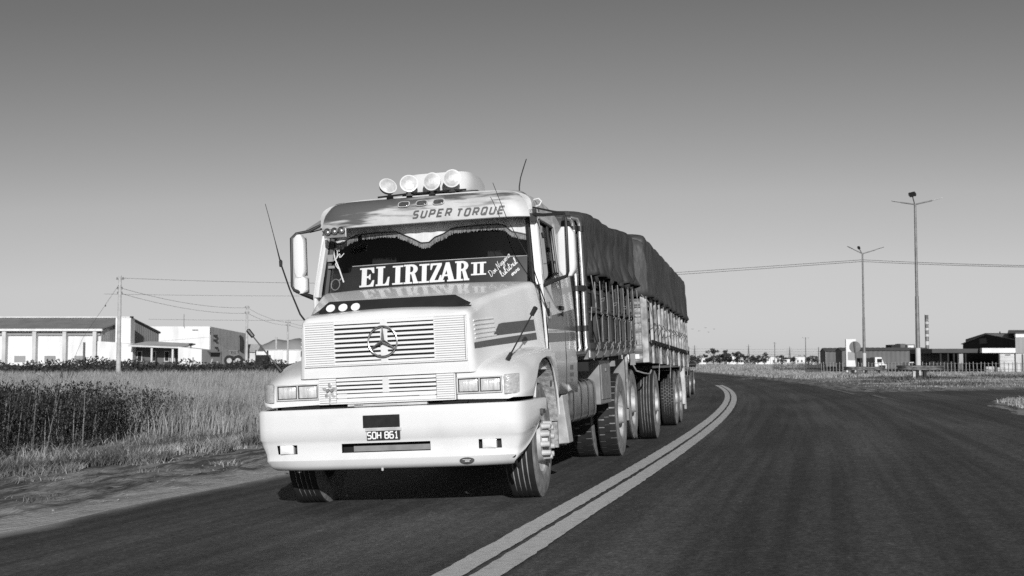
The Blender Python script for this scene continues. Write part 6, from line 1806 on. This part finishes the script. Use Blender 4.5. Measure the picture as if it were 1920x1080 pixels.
# ================================================================ VEGETATION (nobody could count it)
DRY = M('dry_grass_blades', .36, .22, .5, rough=.9, island=.35, spec=.15)
DRY2 = M('verge_grass_blades', .33, .08, .6, rough=.9, island=.4, spec=.15)
WEED = M('dark_weed_leaves', .062, .026, 1.2, rough=.85, island=.5, spec=.2)
STALK = M('pale_weed_stalks', .20, .09, 2, rough=.9, island=.3, spec=.15)
SHRUB = M('dark_shrub_leaves', .062, .034, .35, rough=.9, island=.5, spec=.15)
def blades(name, X, Y, hh, ww, mat, lean=.25, r=None, base=0.0, label=None, cat=None):
    """tapered, bent blades facing every way; hh, ww arrays"""
    r = r or rng; n = len(X)
    Z = H(X, Y) + base
    a = r.uniform(0, math.pi, n); dx, dy = np.cos(a) * ww / 2, np.sin(a) * ww / 2
    lx = r.normal(.10, lean, n) * hh; ly = r.normal(0, lean, n) * hh
    z0 = Z - .02
    V = np.zeros((n, 5, 3))
    V[:, 0] = np.stack([X - dx, Y - dy, z0], 1); V[:, 1] = np.stack([X + dx, Y + dy, z0], 1)
    V[:, 2] = np.stack([X + dx * .8 + lx * .35, Y + dy * .8 + ly * .35, Z + hh * .55], 1); V[:, 3] = np.stack([X - dx * .8 + lx * .35, Y - dy * .8 + ly * .35, Z + hh * .55], 1)
    V[:, 4] = np.stack([X + lx, Y + ly, Z + hh], 1)
    b = np.arange(n)[:, None] * 5
    F = np.concatenate([b + np.array([[0, 1, 2]]), b + np.array([[0, 2, 3]]), b + np.array([[3, 2, 4]])])
    o = raw_mesh(name, V.reshape(-1, 3), F, mat)
    return stuff(o, label, cat)
def sample_z(n, z0, z1, r): return z0 * (z1 / z0) ** r.uniform(0, 1, n)      # denser near
def clump(x, y, s, r):   # cheap patchiness 0..1
    return .5 + .25 * np.sin(x / s + 1.3 * np.sin(y / s * .7)) + .25 * np.sin(y / s * 1.1 + 1.7 * np.sin(x / s * .6) + 2)
r = np.random.default_rng(5)
# tall dry grass of the left field
n = 260000
y = sample_z(n, 21, 128, r); x = r.uniform(-1, 0, n); x = x * (0.46 * y) + (xc(y) - 9.6) * (1 + x)
k = (ulat(x, y) < -9.4) & (x > -.46 * y) & (r.uniform(0, 1, n) < .35 + .65 * clump(x, y, 3.0, r))
wf = np.interp(y, [17, 20.5, 24, 28, 31, 33, 35], [-8.5, -8.3, -7.95, -7.75, -7.9, -9, -20])
k = k & ((y > 27 + 5 * r.uniform(0, 1, n)) | (x < wf - 7))
x, y = x[k], y[k]
hh = r.uniform(.45, .95, len(x)) * (.75 + .5 * clump(x, y, 5, r)); hh *= np.where(ulat(x, y) > -12, .75, 1)
blades('dry_grass', x, y, hh, .007 + y * .00036, DRY, .16, r, label='tall pale dry grass covering the field left of the road', cat='grass')
# short tufted verge between the dirt and the weeds
n = 120000
y = sample_z(n, 13, 60, r); u = -8.0 - np.abs(r.normal(0, 1.5, n)) - .9 * clump(y * 3, y, 1.1, r)
s_ = slope(y); kk = np.sqrt(1 + s_ ** 2); x = xc(y) + u / kk; y2 = y - u * s_ / kk
k = r.uniform(0, 1, n) < (.03 + .97 * clump(x, y2, .5, r) ** 3 * (.2 + .8 * clump(x, y2, 1.5, r)))
x, y2 = x[k], y2[k]
blades('verge_grass', x, y2, r.uniform(.07, .24, len(x)) * (.5 + clump(x, y2, .8, r)), .006 + y2 * .00045, DRY2, .5, r, label='short dry grass tufts along the dirt shoulder', cat='grass')
n = 26000
y = sample_z(n, 13, 60, r); u = -8.6 - np.abs(r.normal(0, 1.2, n)); s_ = slope(y); kk = np.sqrt(1 + s_ ** 2); x = xc(y) + u / kk; y2 = y - u * s_ / kk
k = clump(x * 1.3 + 7, y2 * .8 + 3, .45, r) > .66
x, y2 = x[k], y2[k]
blades('verge_weeds', x, y2, r.uniform(.06, .26, len(x)), .007 + y2 * .00045, M('dull_verge_weeds', .10, .05, .7, rough=.9, island=.5), .55, r, label='dark low weeds tangled in the verge grass left of the road', cat='weeds')
n = 9000
y = sample_z(n, 11, 45, r); u = r.uniform(-8.6, -6.0, n) ; s_ = slope(y); kk = np.sqrt(1 + s_ ** 2); x = xc(y) + u / kk; y2 = y - u * s_ / kk
k = clump(x * 2 + 1, y2 * 1.2, .4, r) > .80 - .10 * (u < -7.6)
x, y2 = x[k], y2[k]
blades('shoulder_sprigs', x, y2, r.uniform(.03, .10, len(x)), .006 + y2 * .0004, DRY2, .7, r, label='sparse dry sprigs straggling out over the dirt shoulder', cat='grass')
# dark weeds: stalks and leaf clusters
n = 12500
y = r.uniform(17.0, 43, n); x = r.uniform(-17, -5, n)
front = np.interp(y, [17, 20.5, 24, 28, 31, 35, 43], [-8.5, -8.3, -8.1, -8.0, -8.1, -7.0, -5.4])
k = (x < front - np.abs(r.normal(0, .45, n))) & ((y < 33.5 + r.normal(0, 1.5, n)) | (r.uniform(0, 1, n) < .22 * (clump(x, y, .9, r) > .55))) & (r.uniform(0, 1, n) < .55 + .45 * clump(x, y, 1.0, r)) & (x > -.46 * y - 1)
x, y, fr_ = x[k], y[k], front[k]
hh = r.uniform(.80, 1.32, len(x)) * np.interp(y, [17, 22, 27, 31, 35], [1.0, 1.04, .94, .74, .55])
Z = H(x, y)
tipx = x + r.normal(.10, .10, len(x)) * hh; tipy = y + r.normal(0, .08, len(x)) * hh
V = []; F = []
w = .008
st = np.zeros((len(x), 6, 3))
for j, (f, ww) in enumerate(((0, 1.2), (.5, 1), (1, .5))):
    cx = x + (tipx - x) * f ** 1.3; cy = y + (tipy - y) * f; cz = Z + hh * f
    st[:, 2 * j] = np.stack([cx - w * ww, cy, cz], 1); st[:, 2 * j + 1] = np.stack([cx + w * ww, cy, cz], 1)
sel = r.uniform(0, 1, len(x)) < .35; st = st[sel]
b = np.arange(len(st))[:, None] * 6
F = np.concatenate([b + np.array([[0, 1, 3, 2]]), b + np.array([[2, 3, 5, 4]])])
stuff(raw_mesh('weed_stalks', st.reshape(-1, 3), F, STALK), 'thin pale stalks under the dark roadside weeds', 'weeds')
nl = 38
m_ = len(x) * nl
pi = np.repeat(np.arange(len(x)), nl)
f = .10 + .92 * r.uniform(0, 1, m_) ** .72
cx = x[pi] + (tipx - x)[pi] * f ** 1.3 + r.normal(0, .06, m_); cy = y[pi] + (tipy - y)[pi] * f + r.normal(0, .06, m_); cz = Z[pi] + hh[pi] * f + r.normal(0, .02, m_)
L_ = r.uniform(.020, .048, m_); a = r.uniform(0, 6.28, m_); el = r.uniform(-.2, 1.2, m_)
d = np.stack([np.cos(a) * np.cos(el), np.sin(a) * np.cos(el), np.sin(el)], 1); q = np.stack([-np.sin(a), np.cos(a), r.uniform(-.5, .5, m_)], 1)
c = np.stack([cx, cy, cz], 1)
Lv = np.stack([c, c + d * L_[:, None] + q * (L_ * .42)[:, None], c + d * (2 * L_)[:, None], c + d * L_[:, None] - q * (L_ * .42)[:, None]], 1)
b = np.arange(m_)[:, None] * 4
stuff(raw_mesh('dark_weeds', Lv.reshape(-1, 3), b + np.array([[0, 1, 2, 3]]), WEED), 'dense dark weeds with seed heads growing at the left roadside', 'weeds')
# dark shrub belt in front of the left buildings
n = 60000
y = r.uniform(122, 146, n); x = r.uniform(-78, -14, n)
hmax = .75 + 1.0 * clump(x, y, 2.6, r) ** 2 + .55 * clump(x, y, .6, r) ** 2
c = np.stack([x, y, H(x, y) + hmax * r.uniform(0, 1, n) ** .7], 1)
a = r.normal(size=(n, 3)); a /= np.linalg.norm(a, axis=1)[:, None]; q = np.cross(a, r.normal(size=(n, 3))); q /= np.linalg.norm(q, axis=1)[:, None]
s_ = r.uniform(.08, .20, n)[:, None]
Lv = np.stack([c - a * s_, c + q * s_ * .5, c + a * s_, c - q * s_ * .5], 1); b = np.arange(n)[:, None] * 4
stuff(raw_mesh('shrubbery', Lv.reshape(-1, 3), b + np.array([[0, 1, 2, 3]]), SHRUB), 'dark low shrub belt in front of the white warehouses', 'shrubs')
# right-hand waste ground: short dry grass and dark tufts
n = 130000
y = sample_z(n, 43, 175, r); x = r.uniform(0, 1, n) * (.46 * y - xc(y) - 5) + xc(y) + 5
fx = np.interp(x, [6, 9.5, 10.8, 13, 15.5, 19, 40, 90], [41, 42, 43.5, 45, 46.5, 49, 60.5, 86.5])
k = (y > fx + 1.2 + 2.4 * r.uniform(0, 1, n)) & (ulat(x, y) > 5.6 + 1.5 * r.uniform(0, 1, n)) & (r.uniform(0, 1, n) < .04 + .96 * clump(x, y, 1.6, r) ** 2.5 * clump(x * 1.7, y * 1.3, .9, r))
x, y = x[k], y[k]
blades('waste_ground_grass', x, y, r.uniform(.02, .09, len(x)) * (.4 + .9 * clump(x, y, 3, r)), .005 + y * .00035, DRY, .45, r, label='short pale dry grass over the waste ground on the right', cat='grass')
n = 9000
cxy = np.array([(22, 60), (19.5, 57), (30, 66), (33, 70), (36, 72), (27.8, 84), (29, 83), (25.5, 86), (31.5, 112), (30, 111), (34, 84), (37, 88), (40, 90), (20, 68), (24, 75), (18, 90), (22, 100), (44, 95), (38, 78), (41, 84), (36, 93)])
ci = r.integers(0, len(cxy), n); x = cxy[ci, 0] + r.normal(0, .9, n) * (1 + .3 * (ci % 3)); y = cxy[ci, 1] + r.normal(0, .9, n)
hh = r.uniform(.06, .30, n) * (.6 + .25 * (ci % 3)) * np.exp(-((x - cxy[ci, 0]) / 2) ** 2)
blades('dark_tufts', x, y, hh, .012 + y * .0005, M('dark_tuft_blades', .11, .06, .8, rough=.9, island=.5), .45, r, label='dark weedy tufts scattered on the waste ground', cat='weeds')
n = 60000
y = sample_z(n, 95, 430, r); x = r.uniform(0, 1, n) * (.46 * y - xc(y) - 5) + xc(y) + 5
k = (ulat(x, y) > 5.5) & (y < 130 + 400 * (x < .235 * y))
x, y = x[k], y[k]
blades('far_field_grass', x, y, r.uniform(.10, .30, len(x)), .02 + y * .0005, DRY, .35, r, label='pale dry field stretching to the horizon trees', cat='grass')
# grass on the island inside the junction
n = 34000
x = r.uniform(8.5, 20, n); nb = np.interp(x, [7, 9, 10.5, 12, 13.5, 15.2, 20, 30, 90], [17, 24, 27.5, 31.5, 34.5, 37, 41, 46, 62])
y = nb - .3 - r.uniform(.2, 11, n) ** 1.0; k = (ulat(x, y) > 6.5 + .5 * r.uniform(0, 1, n)) & (r.uniform(0, 1, n) < .2 + .8 * clump(x, y, .8, r))
x, y = x[k], y[k]
blades('island_grass', x, y, r.uniform(.03, .12, len(x)), .005 + y * .0004, DRY, .5, r, label='short pale grass on the island inside the junction', cat='grass')
# stones scattered on the dirt shoulder
n = 2600
V = []; F = []
ico = [(-.5, -.5, 0), (.5, -.4, 0), (.45, .5, 0), (-.4, .45, 0), (-.25, -.2, .6), (.3, -.25, .5), (.2, .3, .55), (-.2, .25, .5)]; fc = [(0, 1, 5, 4), (1, 2, 6, 5), (2, 3, 7, 6), (3, 0, 4, 7), (4, 5, 6, 7)]
for i in range(n):
    y = float(sample_z(1, 9, 36, r)[0]); u = r.uniform(-9.2, -5.3); x_, y_ = off(u, y); s_ = .005 + .022 * r.uniform(0, 1) ** 4; a = r.uniform(0, 6.28); o = len(V); z = float(H(x_, y_))
    for p in ico: V.append((x_ + s_ * (p[0] * math.cos(a) - p[1] * math.sin(a)), y_ + s_ * (p[0] * math.sin(a) + p[1] * math.cos(a)), z + s_ * p[2] + .008))
    F += [tuple(o + q for q in f) for f in fc]
stuff(raw_mesh('gravel', V, F, M('pale_stones', .26, .13, 8, rough=.9, island=.6)), 'loose stones scattered on the dirt shoulder', 'stones')
